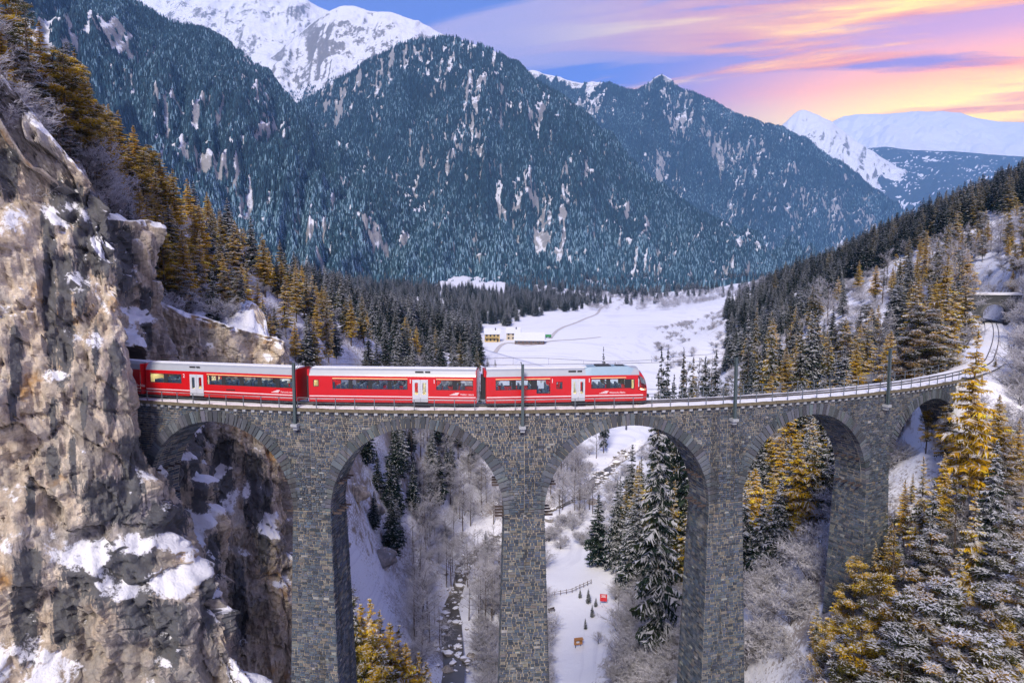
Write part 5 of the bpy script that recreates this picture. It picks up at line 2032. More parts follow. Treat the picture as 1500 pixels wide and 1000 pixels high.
def region(n, px0, px1, Y0, Y1, h0, h1, kinds, where, cond=None, mind=2.2, wid=1.0, tries=12):
    done = []
    ks, ws = zip(*kinds)
    ws = np.array(ws) / sum(ws)
    for _ in range(n):
        for _t in range(tries):
            Y = Y0 * (Y1 / Y0) ** rng.random()
            px = rng.uniform(px0, px1)
            X = px2x(px, Y)
            if blocked(X, Y):
                continue
            if any(abs(a - X) + abs(b - Y) < mind for a, b in done):
                continue
            z = float(ground(X, Y)[0])
            if cond and not cond(px, X, Y, z):
                continue
            done.append((X, Y))
            plant(ks[rng.choice(len(ks), p=ws)], X, Y, rng.uniform(h0, h1), where, z=z, wid=wid)
            break
    return done


def not_river(px, X, Y, z):
    return np.min(np.hypot(*(RIVER - np.array([X, Y])).T)) > 7 and z > -67.2


def off_path(px, X, Y, z):
    return not_river(px, X, Y, z)


# --- single trees that stand out
tree_to('spruce', 878, 183, 722, 'alone beside the snowy path under the third arch', 'tall dark spruce standing alone beside the snowy path')
tree_to('spruce', 712, 192, 776, 'among the bare grove', 'small dark spruce standing alone among frosted bare trees')
tree_to('spruce', 886, 300, 506, 'rising above the front car', 'thin dark spruce rising alone behind the front train car', wid=.6)
tree_to('snow_spruce', 968, 118, 540, 'beside the train nose', 'snow-laden spruce just beyond the train nose')
tree_to('gold_larch', 1405, 77, 478, 'where the viaduct meets the hillside', 'bright golden larch in front of the end of the viaduct', wid=.68)
for a in [('snow_gold', 1378, 84, 560), ('gold_pine', 1350, 88, 590), ('gold_larch', 1425, 86, 545), ('snow_pine', 1475, 92, 540), ('snow_gold', 1445, 98, 520)]:
    tree_to(*a, 'crowding round the end of the viaduct', wid=.85)
tree_to('gold_larch', 1455, 80, 575, 'right of the viaduct end', 'bright yellow larch below the curve of far track')
for a in [('gold_larch', 1497, 86, 552), ('gold_pine', 1362, 88, 640), ('snow_gold', 1420, 67, 715), ('snow_pine', 1478, 64, 742), ('snow_pine', 1388, 60, 838), ('snow_gold', 1348, 74, 665), ('gold_larch', 1322, 78, 700), ('snow_spruce', 1362, 70, 700), ('snow_gold', 1432, 78, 620), ('gold_larch', 1478, 76, 610), ('snow_spruce', 1445, 70, 640), ('gold_larch', 1302, 74, 760), ('snow_gold', 1280, 76, 790), ('tall_pine', 1310, 68, 740), ('tall_pine', 1398, 68, 690), ('gold_larch', 1230, 74, 850), ('snow_gold', 1200, 76, 880), ('gold_pine', 1252, 72, 808), ('gold_pine', 1292, 66, 832),
          ('snow_pine', 1338, 60, 852), ('snow_pine', 1445, 57, 846), ('snow_pine', 1494, 58, 800), ('gold_pine', 1212, 70, 905), ('snow_pine', 1318, 58, 912), ('snow_pine', 1352, 92, 600), ('snow_spruce', 1338, 104, 582),
          ('snow_pine', 1462, 74, 660), ('gold_larch', 1380, 76, 660), ('snow_gold', 1332, 82, 690), ('snow_gold', 1440, 72, 690), ('snow_gold', 1500, 70, 690), ('gold_pine', 1270, 62, 900), ('snow_gold', 1405, 63, 800),
          ('snow_pine', 1360, 66, 770), ('snow_pine', 1240, 64, 930), ('gold_pine', 1470, 56, 905), ('snow_pine', 1420, 54, 915)]:
    tree_to(*a, 'on the bank below the viaduct end', wid=.78)

# --- cliff top and the golden slope behind it
for kd_, px_, Y_, h_ in [('gold_pine', 14, 76, 13), ('tall_pine', 42, 74, 15), ('snow_pine', 32, 72, 9), ('gold_pine', 82, 80, 12), ('gold_larch', 4, 70, 9), ('gold_pine', 104, 84, 12), ('snow_pine', 62, 74, 7), ('gold_pine', 122, 86, 11), ('tall_pine', 92, 80, 14), ('tall_pine', 20, 80, 16), ('snow_pine', 96, 78, 6), ('gold_larch', 60, 82, 12), ('gold_pine', 140, 88, 10)]:
    X_ = px2x(px_, Y_, 35)
    plant(kd_, X_, Y_, h_, 'on top of the cliff above the tunnel', z=float(ground(X_, Y_)[0]))
region(70, 120, 330, 82, 135, 9, 14, [('gold_larch', 7), ('gold_pine', 3), ('olive_spruce', 1.6), ('snow_gold', 2)], 'on the steep slope above the cliff', lambda px, X, Y, z: z > 8)
region(105, 290, 540, 120, 215, 9, 15, [('gold_larch', 5), ('olive_spruce', 3.5), ('snow_gold', 4), ('snow_spruce', 2.5)], 'on the long slope behind the rear train car', lambda px, X, Y, z: z > -9)
region(22, 205, 420, 88, 125, 5, 9, [('snow_pine', 5), ('snow_spruce', 3)], 'on the snowy ledges above the rear train car', lambda px, X, Y, z: -1 < z < 20)
region(56, 480, 725, 205, 340, 12, 19, [('snow_spruce', 5), ('olive_spruce', 5), ('spruce', 3), ('gold_larch', 1)], 'on the wooded spur behind the middle train car', lambda px, X, Y, z: z > -44)
# --- through the arches
region(46, 525, 745, 150, 240, 9, 17, [('spruce', 4), ('snow_spruce', 2)], 'on the gorge side behind the second arch', lambda px, X, Y, z: -56 < z < -14 and px > 530)
for px_, Y_, ty_, kd_ in [(512, 92, 872, 'olive_spruce'), (528, 96, 880, 'gold_larch'), (545, 94, 868, 'gold_larch'), (556, 98, 892, 'snow_gold'), (570, 95, 905, 'gold_larch'), (584, 97, 915, 'snow_gold'), (598, 96, 935, 'gold_larch'), (612, 98, 950, 'gold_larch'), (520, 100, 900, 'gold_larch'), (536, 90, 925, 'gold_pine'), (500, 97, 850, 'tall_pine'), (560, 90, 940, 'snow_gold'), (625, 97, 965, 'snow_gold')]:
    tree_to(kd_, px_, Y_, ty_, 'in the gorge below the second arch')
region(90, 600, 745, 126, 225, 8, 14, [('bare_tree', 1)], 'in the grove by the stream under the second arch', not_river, wid=1.2)
region(40, 806, 876, 192, 300, 9, 15, [('bare_tree', 1)], 'beyond the snowy path under the third arch', not_river, wid=1.15)
region(50, 900, 1035, 142, 205, 18, 28, [('snow_spruce', 5), ('olive_spruce', 5), ('snow_gold', 2)], 'in the stand behind the third arch', lambda px, X, Y, z: X > 26 and z > -65.9, wid=.8)
region(20, 890, 1010, 118, 160, 5, 9, [('bare_tree', 1)], 'at the edge of the clearing under the third arch', lambda px, X, Y, z: X > 22)
region(38, 1090, 1245, 100, 160, 13, 21, [('snow_gold', 6), ('snow_spruce', 4), ('gold_larch', 4), ('olive_spruce', 2)], 'behind the fourth arch', lambda px, X, Y, z: z > -52)
region(18, 1300, 1420, 92, 120, 10, 16, [('snow_gold', 3), ('snow_pine', 4)], 'behind the fifth arch', lambda px, X, Y, z: z > -40)
region(16, 340, 412, 92, 112, 6, 12, [('spruce', 3), ('snow_spruce', 3)], 'at the foot of the cliff beside the first tall pier', lambda px, X, Y, z: z < -40)
# --- behind the deck on the right
for px_ in np.linspace(968, 1108, 34):
    tree_to(rng.choice(['spruce', 'snow_spruce', 'olive_spruce', 'spruce', 'tall_pine']), px_ + rng.uniform(-5, 5), rng.uniform(150, 225), rng.uniform(505, 566), 'behind the bare deck ahead of the train', wid=.85)
for px_ in np.linspace(1090, 1290, 34):
    tree_to(rng.choice(['spruce', 'snow_spruce', 'olive_spruce', 'gold_larch', 'snow_gold', 'tall_pine']), px_ + rng.uniform(-6, 6), rng.uniform(170, 280), 455 + rng.uniform(-15, 75), 'rising above the bare deck toward the hillside', wid=.8)
region(80, 1090, 1420, 150, 340, 13, 21, [('olive_spruce', 5), ('snow_spruce', 4), ('gold_larch', 3), ('snow_gold', 3), ('tall_pine', 2), ('bare_tree', 2)], 'on the hillside before the far portal')
region(36, 1230, 1410, 135, 220, 10, 17, [('gold_larch', 4), ('snow_gold', 4), ('snow_pine', 3)], 'on the bank just behind the far railing')
region(4, 1180, 1510, 330, 620, 19, 25, [('spruce', 6), ('olive_spruce', 2), ('snow_spruce', 1)], 'on the dark wooded hill above the far portal', lambda px, X, Y, z: Y > 420 or z > 34 or px < 1290)
region(85, 1300, 1510, 200, 360, 7, 13, [('bare_tree', 4), ('gold_pine', 3), ('gold_larch', 3), ('snow_gold', 3), ('snow_pine', 2)], 'on the scrubby slope above the far portal', lambda px, X, Y, z: z > 5)


# --- woods too many to count: one object each
def gn_scatter(name, label, cat, pts, scales, source, widths=None, tint=None):
    n = len(pts)
    me = bpy.data.meshes.new(name)
    me.from_pydata([tuple(p) for p in pts], [], [])
    a = me.attributes.new('sc', 'FLOAT_VECTOR', 'POINT')
    w = widths if widths is not None else np.ones(n)
    a.data.foreach_set('vector', np.stack([scales * w, scales * w, scales], -1).astype(np.float32).ravel())
    a = me.attributes.new('rz', 'FLOAT', 'POINT')
    a.data.foreach_set('value', rng.uniform(0, 6.28, n).astype(np.float32))
    a = me.attributes.new('tint', 'FLOAT', 'POINT')
    a.data.foreach_set('value', (rng.uniform(0, 1, n) if tint is None else tint).astype(np.float32))
    o = obj(name, me, None, label, cat, None, 'stuff')
    ng = bpy.data.node_groups.new(name, 'GeometryNodeTree')
    ng.interface.new_socket('Geometry', in_out='INPUT', socket_type='NodeSocketGeometry')
    ng.interface.new_socket('Geometry', in_out='OUTPUT', socket_type='NodeSocketGeometry')
    N = ng.nodes
    gi, go = N.new('NodeGroupInput'), N.new('NodeGroupOutput')
    iop = N.new('GeometryNodeInstanceOnPoints')
    ng.links.new(gi.outputs[0], iop.inputs['Points'])
    s_ = N.new('GeometryNodeInputNamedAttribute')
    s_.data_type = 'FLOAT_VECTOR'
    s_.inputs[0].default_value = 'sc'
    ng.links.new(s_.outputs[0], iop.inputs['Scale'])
    r_ = N.new('GeometryNodeInputNamedAttribute')
    r_.data_type = 'FLOAT'
    r_.inputs[0].default_value = 'rz'
    cx_ = N.new('ShaderNodeCombineXYZ')
    ng.links.new(r_.outputs[0], cx_.inputs[2])
    e2r = N.new('FunctionNodeEulerToRotation')
    ng.links.new(cx_.outputs[0], e2r.inputs[0])
    ng.links.new(e2r.outputs[0], iop.inputs['Rotation'])
    if source is None:                      # tiny far conifer: three stacked cones
        jn = N.new('GeometryNodeJoinGeometry')
        for zb, hh, rb in ((0.06, .50, .200), (.32, .42, .150), (.58, .42, .095)):
            cn = N.new('GeometryNodeMeshCone')
            cn.fill_type = 'NONE'
            cn.inputs['Vertices'].default_value = 6
            cn.inputs['Radius Top'].default_value = 0.0
            cn.inputs['Radius Bottom'].default_value = rb
            cn.inputs['Depth'].default_value = hh
            tf = N.new('GeometryNodeTransform')
            ng.links.new(cn.outputs[0], tf.inputs[0])
            tf.inputs['Translation'].default_value = (0, 0, zb)
            ng.links.new(tf.outputs[0], jn.inputs[0])
        sm_ = N.new('GeometryNodeSetMaterial')
        sm_.inputs['Material'].default_value = M_FARTREE
        ng.links.new(jn.outputs[0], sm_.inputs[0])
        ng.links.new(sm_.outputs[0], iop.inputs['Instance'])
    else:
        jn = N.new('GeometryNodeGeometryToInstance')
        for s in source:
            oi = N.new('GeometryNodeObjectInfo')
            oi.inputs[0].default_value = s
            oi.inputs['As Instance'].default_value = True
            ng.links.new(oi.outputs['Geometry'], jn.inputs[0])
        # a set of instances, one picked for each point
        g2 = N.new('GeometryNodeJoinGeometry')
        for l in list(jn.inputs[0].links):
            ng.links.new(l.from_socket, g2.inputs[0])
        N.remove(jn)
        ng.links.new(g2.outputs[0], iop.inputs['Instance'])
        iop.inputs['Pick Instance'].default_value = True
    ng.links.new(iop.outputs[0], go.inputs[0])
    md = o.modifiers.new('scatter', 'NODES')
    md.node_group = ng
    return o


M_FARTREE, T = new_mat('far_conifer')
ta = T.n('ShaderNodeAttribute', attribute_name='tint', attribute_type='INSTANCER')
tcol = T.ramp(ta.outputs['Fac'], [(0.0, (.003, .022, .042)), (.55, (.010, .045, .074)), (.84, (.032, .10, .14)), (1.0, (.22, .36, .46))])
nzf = normal_z(T)
T.put(T.b.inputs['Base Color'], tcol)
T.b.inputs['Roughness'].default_value = 0.8


def crowns_of(kind, n=3):
    out = []
    for o in bpy.data.objects:
        if o.name.startswith('crown') and o.parent and o.data in [c for c, _ in PROTO[kind]] and o.data not in [x.data for x in out]:
            out.append(o)
            if len(out) == n:
                break
    return out


def scatter_region(n, px0, px1, Y0, Y1, cond=None):
    Y = Y0 * (Y1 / Y0) ** rng.random(n * 3)
    px = rng.uniform(px0, px1, n * 3)
    X = (px - 750) / 1000 * (Y * CP + 3)
    z = ground(X, Y)
    m = np.ones(len(X), bool)
    r = np.hypot(X - XC, YC - Y)
    an = np.arctan2(X - XC, YC - Y)
    m &= ~((np.abs(r - 100.8) < 4.8) & (an > -.6) & (an < .95))
    dt, _ = dist_poly(np.c_[X, Y], TRACK)
    m &= ~((dt < 4.5) & (X > 55))
    if cond is not None:
        m &= cond(px, X, Y, z)
    P = np.c_[X, Y, z - .2][m][:n]
    return P


# valley-floor woods between the spur and the fields
def c_valley(px, X, Y, z):
    edge = 735 + 140 * sstep(Y, 700, 1150)
    nse = fbm(np.c_[X, Y, 0 * X] / 90, 3)
    m = (px < edge + 40 * nse) & ~((Y > 380) & (Y < 760) & (px > 702))
    m &= ~((nse > .40) & (Y < 900))
    return m


P = scatter_region(2600, 430, 900, 380, 1350, c_valley)
gn_scatter('valley_wood', 'dark wood of snow-dusted spruces filling the valley floor behind the train', 'wood', P, rng.uniform(.7, 1.25, len(P)), crowns_of('spruce', 2) + crowns_of('snow_spruce', 2), rng.uniform(.9, 1.3, len(P)))
P = scatter_region(1100, 480, 1260, 1200, 2400, lambda px, X, Y, z: (fbm(np.c_[X, Y, 0 * X] / 160, 3) > -.28 + .5 * (Y < 1500) * (px > 860)) & ~((px > 628) & (px < 742) & (Y > 1150) & (Y < 1950)))
gn_scatter('far_wood', 'belt of frosted conifers along the foot of the mountains', 'wood', P, rng.uniform(.8, 1.3, len(P)), crowns_of('snow_spruce', 3) + crowns_of('spruce', 1), rng.uniform(1.0, 1.4, len(P)))
P = scatter_region(950, 1120, 1560, 360, 760, lambda px, X, Y, z: ((z > 12) | (Y > 520)) & (z > -12) & (X > 150))
gn_scatter('hill_wood', 'dark spruce wood covering the hill crest above the far portal', 'wood', P, rng.uniform(.75, 1.2, len(P)), crowns_of('spruce', 3) + crowns_of('olive_spruce', 1), rng.uniform(.95, 1.25, len(P)))
P = scatter_region(380, 1062, 1235, 330, 900, lambda px, X, Y, z: (z > -42) & (X > 75 + .1 * Y) & (fbm(np.c_[X, Y, 0 * X] / 70 + 8, 3) > -.12))
gn_scatter('slope_wood', 'dark spruce wood on the slope along the right edge of the snowy field', 'wood', P, rng.uniform(.6, 1.05, len(P)), crowns_of('spruce', 2) + crowns_of('snow_spruce', 2), rng.uniform(.9, 1.2, len(P)))
P = scatter_region(420, 860, 1120, 1050, 1600, lambda px, X, Y, z: fbm(np.c_[X, Y, 0 * X] / 120 + 3, 3) > .02)
gn_scatter('valley_scrub', 'pale frosted scrub along the far edge of the snowy fields', 'scrub', P, rng.uniform(.35, .65, len(P)), crowns_of('bare_tree', 3), rng.uniform(1.5, 2.2, len(P)))
# undergrowth of rime-covered shrubs on the banks
P1 = scatter_region(900, 1060, 1520, 55, 330, lambda px, X, Y, z: (z > -62) & (fbm(np.c_[X, Y, 0 * X] / 18, 3) > -.35))
P2 = scatter_region(900, 590, 1060, 105, 300, lambda px, X, Y, z: (dist_poly(np.c_[X, Y], RIVER)[0] > 6) & ~((px > 805) & (px < 905) & (Y < 200)) & (px > 600))
P3 = scatter_region(260, 200, 720, 84, 330, lambda px, X, Y, z: (z > -30))
P4 = scatter_region(500, 960, 1330, 300, 760, lambda px, X, Y, z: (z > -46) & (fbm(np.c_[X, Y, 0 * X] / 30, 3) > -.05))
P5 = scatter_region(170, -30, 230, 62, 96, lambda px, X, Y, z: z > 14)
P = np.concatenate([P1, P2, P3, P4, P5])
sh = [plant('frost_shrub', px2x(p_, y_), y_, h_, 'beside the snowy path', lb) for p_, y_, h_, lb in ((905, 160, 3.2, 'frosted shrub beside the red sign on the snowy path'), (880, 140, 2.6, 'frosted shrub beside the wooden board on the snowy path'), (925, 150, 3.6, 'frosted shrub at the foot of the spruce stand by the path'))]
gn_scatter('undergrowth', 'frosted leafless undergrowth covering the banks of the gorge', 'undergrowth', P, rng.uniform(.4, 1.05, len(P)), [o for s in sh for o in s.children], rng.uniform(1, 1.6, len(P)))


def mountain_wood(name, label, G, clear, n, smin, smax, zmax, seed):
    nv, nu, _ = G.shape
    a = np.linalg.norm(np.cross(G[1:, :-1] - G[:-1, :-1], G[:-1, 1:] - G[:-1, :-1]), axis=-1)
    cl = clear[:-1, :-1]
    w = a * (cl < .5) * (G[:-1, :-1, 2] < zmax)
    w = (w / w.sum()).ravel()
    idx = rng.choice(len(w), n, p=w)
    i, j = idx // (nu - 1), idx % (nu - 1)
    s, t = rng.random(n)[:, None], rng.random(n)[:, None]
    p = G[i, j] * (1 - s) * (1 - t) + G[i + 1, j] * s * (1 - t) + G[i, j + 1] * (1 - s) * t + G[i + 1, j + 1] * s * t
    p[:, 2] -= 1
    big = rng.random(n)
    gn_scatter(name, label, 'forest', p, smin + (smax - smin) * (.15 * big + .85 * np.clip(.5 + .55 * fbm(p / 120 + 5, 3) + .35 * (big - .5), 0, 1.15)), None, rng.uniform(.85, 1.3, n), np.clip(rng.uniform(0, 1, n) ** 1.3 + .22 * (1 - sstep(p[:, 2], 60, 420)) + .18 * fbm(p / 260, 3), 0, 1))


Yf = rng.uniform(1350, 3600, 60000)
pf = rng.uniform(250, 1330, 60000)
Xf = (pf - 750) / 1000 * Yf
zf_ = ground(Xf, Yf)
kf = (fbm(np.c_[Xf, Yf, 0 * Xf] / 200, 3) > -.22) & ~((pf > 628) & (pf < 742) & (Yf < 2000)) & ~((pf > 780) & (Yf < 1750))
Pf = np.c_[Xf, Yf, zf_ - .5][kf][:26000]
gn_scatter('foothill_forest', 'frosted forest spreading from the mountain foot onto the valley floor', 'forest', Pf, rng.uniform(13, 25, len(Pf)), None, rng.uniform(.9, 1.3, len(Pf)), rng.uniform(.1, 1, len(Pf)))
mountain_wood('mountain_forest', 'dense frosted conifer forest on the slope rising behind the golden trees', G_A, CL_A, 150000, 11, 24, 1500, 1)
mountain_wood('mountain_forest', 'dense conifer forest on the rounded blue mountain above the valley fields', G_B, CL_B, 120000, 13, 27, 1550, 2)
mountain_wood('mountain_forest', 'dense conifer forest on the ridge descending toward the sunset', G_C, CL_C, 130000, 14, 29, 2300, 3)
mountain_wood('mountain_forest', 'thin tree line fringing the foot of the snowy peak', G_D, CL_D, 9000, 17, 30, 1900, 4)

# ================================================================== FARM, SIGNS, FENCE, BOULDERS
def ground_hit(px, py):
    """where the sight line through photo pixel (px, py) meets the ground"""
    Ys = np.geomspace(60, 2600, 900)
    p = np.array([at(px, py, y) for y in Ys])
    g_ = ground(p[:, 0], p[:, 1])
    below = np.nonzero((p[:, 2] < g_) & (Ys > 125))[0]
    i = below[0] if len(below) else len(Ys) - 1
    return np.array([p[i, 0], p[i, 1], g_[i]])


M_ROOFSNOW = mat_plain('snow_on_roof', (0.62, 0.64, 0.72), 0.85, 0, 0.12, 0.6)
M_TIMBER = mat_plain('dark_timber', (0.060, 0.046, 0.040), 0.85, 0, 0.35, 2)
M_PANE = mat_plain('dark_window_pane', (0.03, 0.035, 0.045), 0.15, 0, 0.2, 2)


def house(px, py, w, d, hw, hr, rz, wall_c, label, name='house', cat='house', rows=2, cols=4, balcony=False, chimney=True, timber=False):
    p = ground_hit(px, py)
    t = thing(name, label, cat, (p[0], p[1], p[2] - 0.4), rz)
    mw = mat_plain('house_wall', wall_c, 0.9, 0, 0.15, 0.8)
    m_ = MB()
    m_.box(-w / 2, w / 2, -d / 2, d / 2, 0, hw)
    for x in (-w / 2, w / 2):
        m_.add([(x, -d / 2, hw), (x, d / 2, hw), (x, 0, hw + hr)], None, [[0, 1, 2]])
    m_.build('wall', mw, t)
    m_ = MB()
    ov = 0.9
    for sg in (-1, 1):
        y0, z0_ = sg * (d / 2 + ov), hw - hr * ov / (d / 2)
        a = [(-w / 2 - ov, y0, z0_), (w / 2 + ov, y0, z0_), (w / 2 + ov, 0, hw + hr), (-w / 2 - ov, 0, hw + hr)]
        v = np.array(a + [(x, y, z + .45) for x, y, z in a])
        m_.hexa(v if sg < 0 else v[[1, 0, 3, 2, 5, 4, 7, 6]])
    rf = m_.build('roof', M_ROOFSNOW, t)
    if chimney:
        m_ = MB()
        m_.box(w * .18, w * .18 + .9, -d * .2, -d * .2 + .9, hw + hr * .4, hw + hr + 1.0)
        m_.build('chimney', M_PORTAL, rf)
    for r in range(rows):
        for c in range(cols):
            x = -w / 2 + (c + .5) * w / cols
            z = hw * (r + .35) / rows
            hh = hw / rows * .42
            ww = w / cols * .34
            m_ = MB()
            m_.box(x - ww / 2, x + ww / 2, -d / 2 - .06, -d / 2 + .1, z, z + hh)
            wn = m_.build('window', M_PANE, t)
            m_ = MB()
            for (x0_, x1_, za, zb_) in ((x - ww / 2 - .15, x + ww / 2 + .15, z - .15, z), (x - ww / 2 - .15, x + ww / 2 + .15, z + hh, z + hh + .15), (x - ww / 2 - .15, x - ww / 2, z, z + hh), (x + ww / 2, x + ww / 2 + .15, z, z + hh)):
                m_.box(x0_, x1_, -d / 2 - .1, -d / 2 + .05, za, zb_)
            m_.build('frame', M_TIMBER if not timber else M_CORBEL, wn)
    m_ = MB()
    m_.box(w * .30, w * .30 + 1.3, -d / 2 - .08, -d / 2 + .1, 0.4, 2.6)
    m_.build('door', M_TIMBER, t)
    if balcony:
        m_ = MB()
        m_.box(-w / 2, w / 2 - 2, -d / 2 - 1.6, -d / 2 - .05, hw * .42, hw * .42 + .2)
        for x in np.linspace(-w / 2, w / 2 - 2, 12):
            m_.box(x - .05, x + .05, -d / 2 - 1.6, -d / 2 - 1.5, hw * .42 + .2, hw * .42 + 1.15)
        m_.box(-w / 2, w / 2 - 2, -d / 2 - 1.62, -d / 2 - 1.48, hw * .42 + 1.15, hw * .42 + 1.27)
        m_.build('balcony', M_TIMBER, t)
    return t


house(721, 500, 14, 10, 8.2, 4.2, rad(4), (.52, .38, .16), 'yellow farmhouse with dark balcony and snowy roof at the field edge', balcony=True, cols=4)
house(752, 497, 13, 10, 7.2, 4.2, rad(-3), (.52, .45, .34), 'pale farmhouse with snowy roof partly behind the long barn', cols=3)
house(776, 503, 27, 15, 4.0, 6.2, rad(-5), (.13, .09, .08), 'long dark timber barn with wide snow-covered roof', name='barn', cat='barn', rows=1, cols=7, chimney=False, timber=True)
house(1076, 446, 13, 9, 4.2, 3.0, rad(18), (.10, .08, .07), 'small dark barn beside the hedge at the far end of the field', name='barn', cat='barn', rows=1, cols=3, chimney=False)
house(1096, 443, 17, 10, 4.5, 3.4, rad(24), (.12, .10, .085), 'dark barn with broad snowy roof uphill of the smaller barn', name='barn', cat='barn', rows=1, cols=4, chimney=False)
house(1146, 421, 22, 10, 5.0, 3.2, rad(14), (.26, .17, .10), 'brown chalet on the white slope above the dark barns', cols=5)
p = ground_hit(803, 495)
t = thing('trailer', 'green farm trailer parked beside the long barn', 'trailer', tuple(p), rad(-5))
m_ = MB()
m_.box(-3, 3, -1.3, 1.3, .8, 3.2)
m_.build('box', mat_plain('green_tarp', (.03, .22, .06), .6), t)
for x in (-1.8, 1.8):
    for y in (-1.2, 1.2):
        m_ = MB()
        m_.tube([(x, y - .15, .5), (x, y + .15, .5)], .5, 12)
        m_.build('wheel', M_DARK, t)

# ploughed farm lane across the snow
M_LANE = mat_plain('trodden_snow', (0.50, 0.47, 0.47), .9, 0, .25, .25)
for pl in ([(655, 522), (700, 511), (735, 505), (775, 506), (806, 500), (845, 497), (880, 494)], [(910, 438), (893, 444), (880, 452), (874, 460), (850, 470), (820, 482), (806, 496)]):
    c_ = np.array([ground_hit(*q)[:2] for q in pl])
    cc = catmull(c_, np.linspace(0, len(c_) - 1, 70))
    d_ = np.gradient(cc, axis=0)
    d_ /= np.linalg.norm(d_, axis=1)[:, None] + 1e-9
    n_ = np.stack([-d_[:, 1], d_[:, 0]], -1)
    a_, b_ = cc + n_ * 1.9, cc - n_ * 1.9
    v_ = np.stack([np.c_[a_, ground(a_[:, 0], a_[:, 1]) + .22], np.c_[b_, ground(b_[:, 0], b_[:, 1]) + .22]], 1).reshape(-1, 3)
    obj('farm_lane', npmesh('farm_lane', v_, [grid_faces(70, 2)], [M_LANE]), kind='structure')

# red notice board by the path
M_SIGNRED = mat_plain('sign_red', (.55, .02, .025), .5, 0, .1, 2)
M_WOODO = mat_plain('orange_wood', (.38, .17, .05), .75, 0, .3, 3)
p = ground_hit(884, 885)
t = thing('notice_board', 'red notice board on two posts beside the snowy path', 'sign', tuple(p - np.array([0, 0, .2])), rad(-8))
m_ = MB()
m_.box(-.85, .85, -.05, .05, 1.0, 2.75)
pn = m_.build('panel', M_SIGNRED, t)
for z, w in ((2.42, 1.1), (2.2, .9), (1.98, 1.2)):
    m_ = MB()
    m_.box(-w / 2, w / 2, -.062, -.052, z, z + .10)
    m_.build('printed_line', M_WHITE, pn)
for x in (-.8, .8):
    m_ = MB()
    m_.box(x - .06, x + .06, .055, .16, 0, 2.8)
    m_.build('post', M_CORBEL, t)
p = ground_hit(847, 949)
t = thing('information_board', 'orange wooden information board with slanted roof standing in snow', 'sign', tuple(p - np.array([0, 0, .2])), rad(12))
m_ = MB()
m_.box(-.95, .95, -.05, .05, .75, 2.1)
m_.build('panel', M_WOODO, t)
m_ = MB()
m_.box(-.45, .25, -.065, -.052, 1.15, 1.6)
m_.build('notice', M_WHITE, t)
for x in (-.6, .6):
    m_ = MB()
    m_.box(x - .06, x + .06, .06, .18, 0, 2.2)
    m_.build('post', M_TIMBER, t)
m_ = MB()
m_.box(-.95, .95, -.4, .45, 2.2, 2.3, M=Matrix.Rotation(rad(10), 4, 'X'))
m_.build('roof', M_WOODO, t)
# timber rail fence
f0, f1, f2 = ground_hit(804, 876), ground_hit(838, 869), ground_hit(866, 855)
t = thing('fence', 'grey timber rail fence between the bare trees and snowy path', 'fence')
fp = [f0 + (f1 - f0) * k / 4 for k in range(4)] + [f1 + (f2 - f1) * k / 5 for k in range(6)]
fp = [np.array([q[0], q[1], float(ground(q[0], q[1])[0])]) for q in fp]
M_FENCE = mat_plain('weathered_timber', (.15, .12, .10), .9, 0, .3, 3)
for q in fp:
    m_ = MB()
    m_.tube([q - np.array([0, 0, .3]), q + np.array([0, 0, 1.25])], .09, 6)
    m_.build('post', M_FENCE, t)
for a, b in zip(fp[:-1], fp[1:]):
    for z in (.55, 1.05):
        m_ = MB()
        m_.tube([a + np.array([0, -.1, z]), b + np.array([0, -.1, z])], .06, 5)
        m_.build('rail', M_FENCE, t)
p = ground_hit(808, 897)
t = thing('bench', 'dark wooden bench in the snow beside the bridge pier', 'bench', tuple(p), rad(25))
m_ = MB()
m_.box(-.9, .9, -.25, .25, .45, .53)
m_.build('seat', M_TIMBER, t)
m_ = MB()
m_.box(-.9, .9, .22, .30, .55, 1.0)
m_.build('backrest', M_TIMBER, t)
for x in (-.7, .7):
    m_ = MB()
    m_.box(x - .05, x + .05, -.22, .28, -.2, .45)
    m_.build('leg', M_TIMBER, t)


def boulder(px, py, r, label, seed):
    p = ground_hit(px, py)
    n1_, n2_ = 16, 28
    th_, ph_ = np.meshgrid(np.linspace(0.02, math.pi - .02, n1_), np.linspace(0, 2 * math.pi, n2_))
    v = np.stack([np.sin(th_) * np.cos(ph_), np.sin(th_) * np.sin(ph_), np.cos(th_)], -1).reshape(-1, 3)
    k = 1 + .35 * fbm(v * 1.3 + seed, 4, .6)
    v = v * k[:, None] * np.array([r * 1.2, r, r * .85])
    me = npmesh('boulder', v, [grid_faces(n2_, n1_)], [M_CLIFF], smooth=True)
    o = obj('boulder', me, None, label, 'boulder')
    o.location = tuple(p + np.array([0, 0, r * .2]))


boulder(522, 728, 2.4, 'tan boulder high on the snowy gorge side below the dark spruces', 3.0)
boulder(548, 752, 2.0, 'tan boulder lower on the snowy gorge side, under the larger one', 9.0)
boulder(560, 822, 2.6, 'broad tan boulder near the stream at the slope foot', 14.0)
for (a, b, r, sd_, lb) in ((868, 738, 1.6, 21, 'grey boulder lying in the stream beyond the path'), (655, 985, 1.2, 27, 'rounded boulder on the stream bank under the second arch'), (500, 800, 1.3, 33, 'rock poking from snow close to the tall pier'), (690, 965, 1.0, 39, 'snow-capped boulder beside the stream in the bare grove')):
    boulder(a, b, r, lb, float(sd_))
for px_, Y_, h_ in ((862, 160, 4.0), (868, 153, 3.2), (850, 163, 2.6), (873, 158, 2.4), (858, 148, 2.8)):
    plant('snow_spruce', px2x(px_, Y_, -60), Y_, h_, 'planted young beside the red notice board')


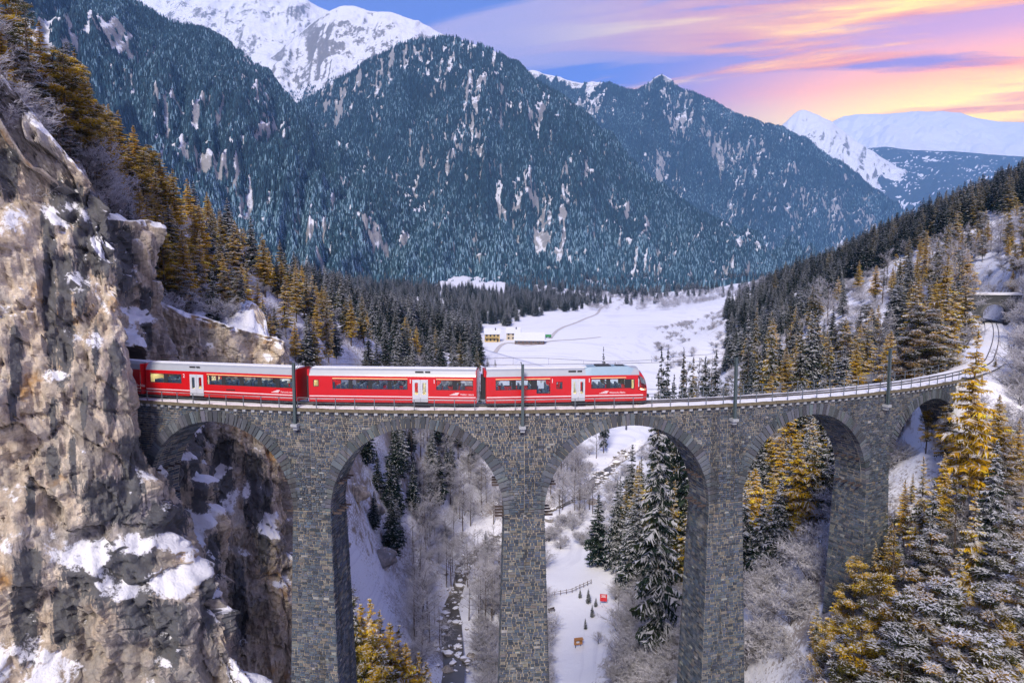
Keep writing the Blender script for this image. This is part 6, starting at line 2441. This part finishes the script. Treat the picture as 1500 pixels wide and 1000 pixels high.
# stones along the stream: too many to count
g_ = np.random.default_rng(77)
sv, sf = [], []
ico = np.array([[0, 0, 1], [.89, 0, .45], [.28, .85, .45], [-.72, .53, .45], [-.72, -.53, .45], [.28, -.85, .45], [.72, .53, -.45], [-.28, .85, -.45], [-.89, 0, -.45], [-.28, -.85, -.45], [.72, -.53, -.45], [0, 0, -1]])
icf = np.array([[0, 1, 2], [0, 2, 3], [0, 3, 4], [0, 4, 5], [0, 5, 1], [1, 6, 2], [2, 7, 3], [3, 8, 4], [4, 9, 5], [5, 10, 1], [6, 7, 2], [7, 8, 3], [8, 9, 4], [9, 10, 5], [10, 6, 1], [6, 11, 7], [7, 11, 8], [8, 11, 9], [9, 11, 10], [10, 11, 6]])
sm_ = []
for k in range(420):
    i = g_.integers(1, len(RIVER) - 1)
    q = RIVER[i] + (RIVER[i + 1] - RIVER[i]) * g_.random() if i + 1 < len(RIVER) else RIVER[i]
    q = q + g_.normal(size=2) * np.array([2.6, 2.0])
    r = g_.gamma(2.0, .22) + .12
    z = max(float(ground(q[0], q[1])[0]), -67.3)
    v = ico * g_.uniform(.7, 1.25, (12, 1)) * np.array([r * 1.2, r, r * .7])
    a = g_.uniform(0, 6.28)
    v = np.c_[v[:, 0] * math.cos(a) - v[:, 1] * math.sin(a), v[:, 0] * math.sin(a) + v[:, 1] * math.cos(a), v[:, 2]] + np.array([q[0], q[1], z + r * .15])
    sf.append(icf + 12 * len(sv))
    sv.append(v)
    sm_ += [1 if (f[0] == 0 and g_.random() < .85) else 0 for f in icf]
M_PEBBLE = mat_plain('river_stone', (.22, .20, .18), .85, 0, .4, 1.5)
obj('stream_stones', npmesh('stream_stones', np.concatenate(sv), [np.concatenate(sf)], [M_PEBBLE, M_SNOW], sm_), None, 'snow-capped stones strewn along the stream bed', 'stones', None, 'stuff')


# ================================================================== AIR
m_air = bpy.data.materials.new('mountain_haze')
m_air.use_nodes = True
m_air.node_tree.nodes.clear()
A_ = NT(m_air.node_tree)
pv = A_.n('ShaderNodeVolumePrincipled')
pv.inputs['Color'].default_value = (0.26, 0.56, 1.0, 1)
pv.inputs['Density'].default_value = 0.000042
ao = A_.n('ShaderNodeOutputMaterial')
m_air.node_tree.links.new(pv.outputs[0], ao.inputs['Volume'])
mb = MB()
mb.box(-7500, 16500, -400, 19700, -320, 4300)
mb.build('haze', m_air, label='thin blue mountain haze filling the whole valley', cat='haze', kind='stuff')
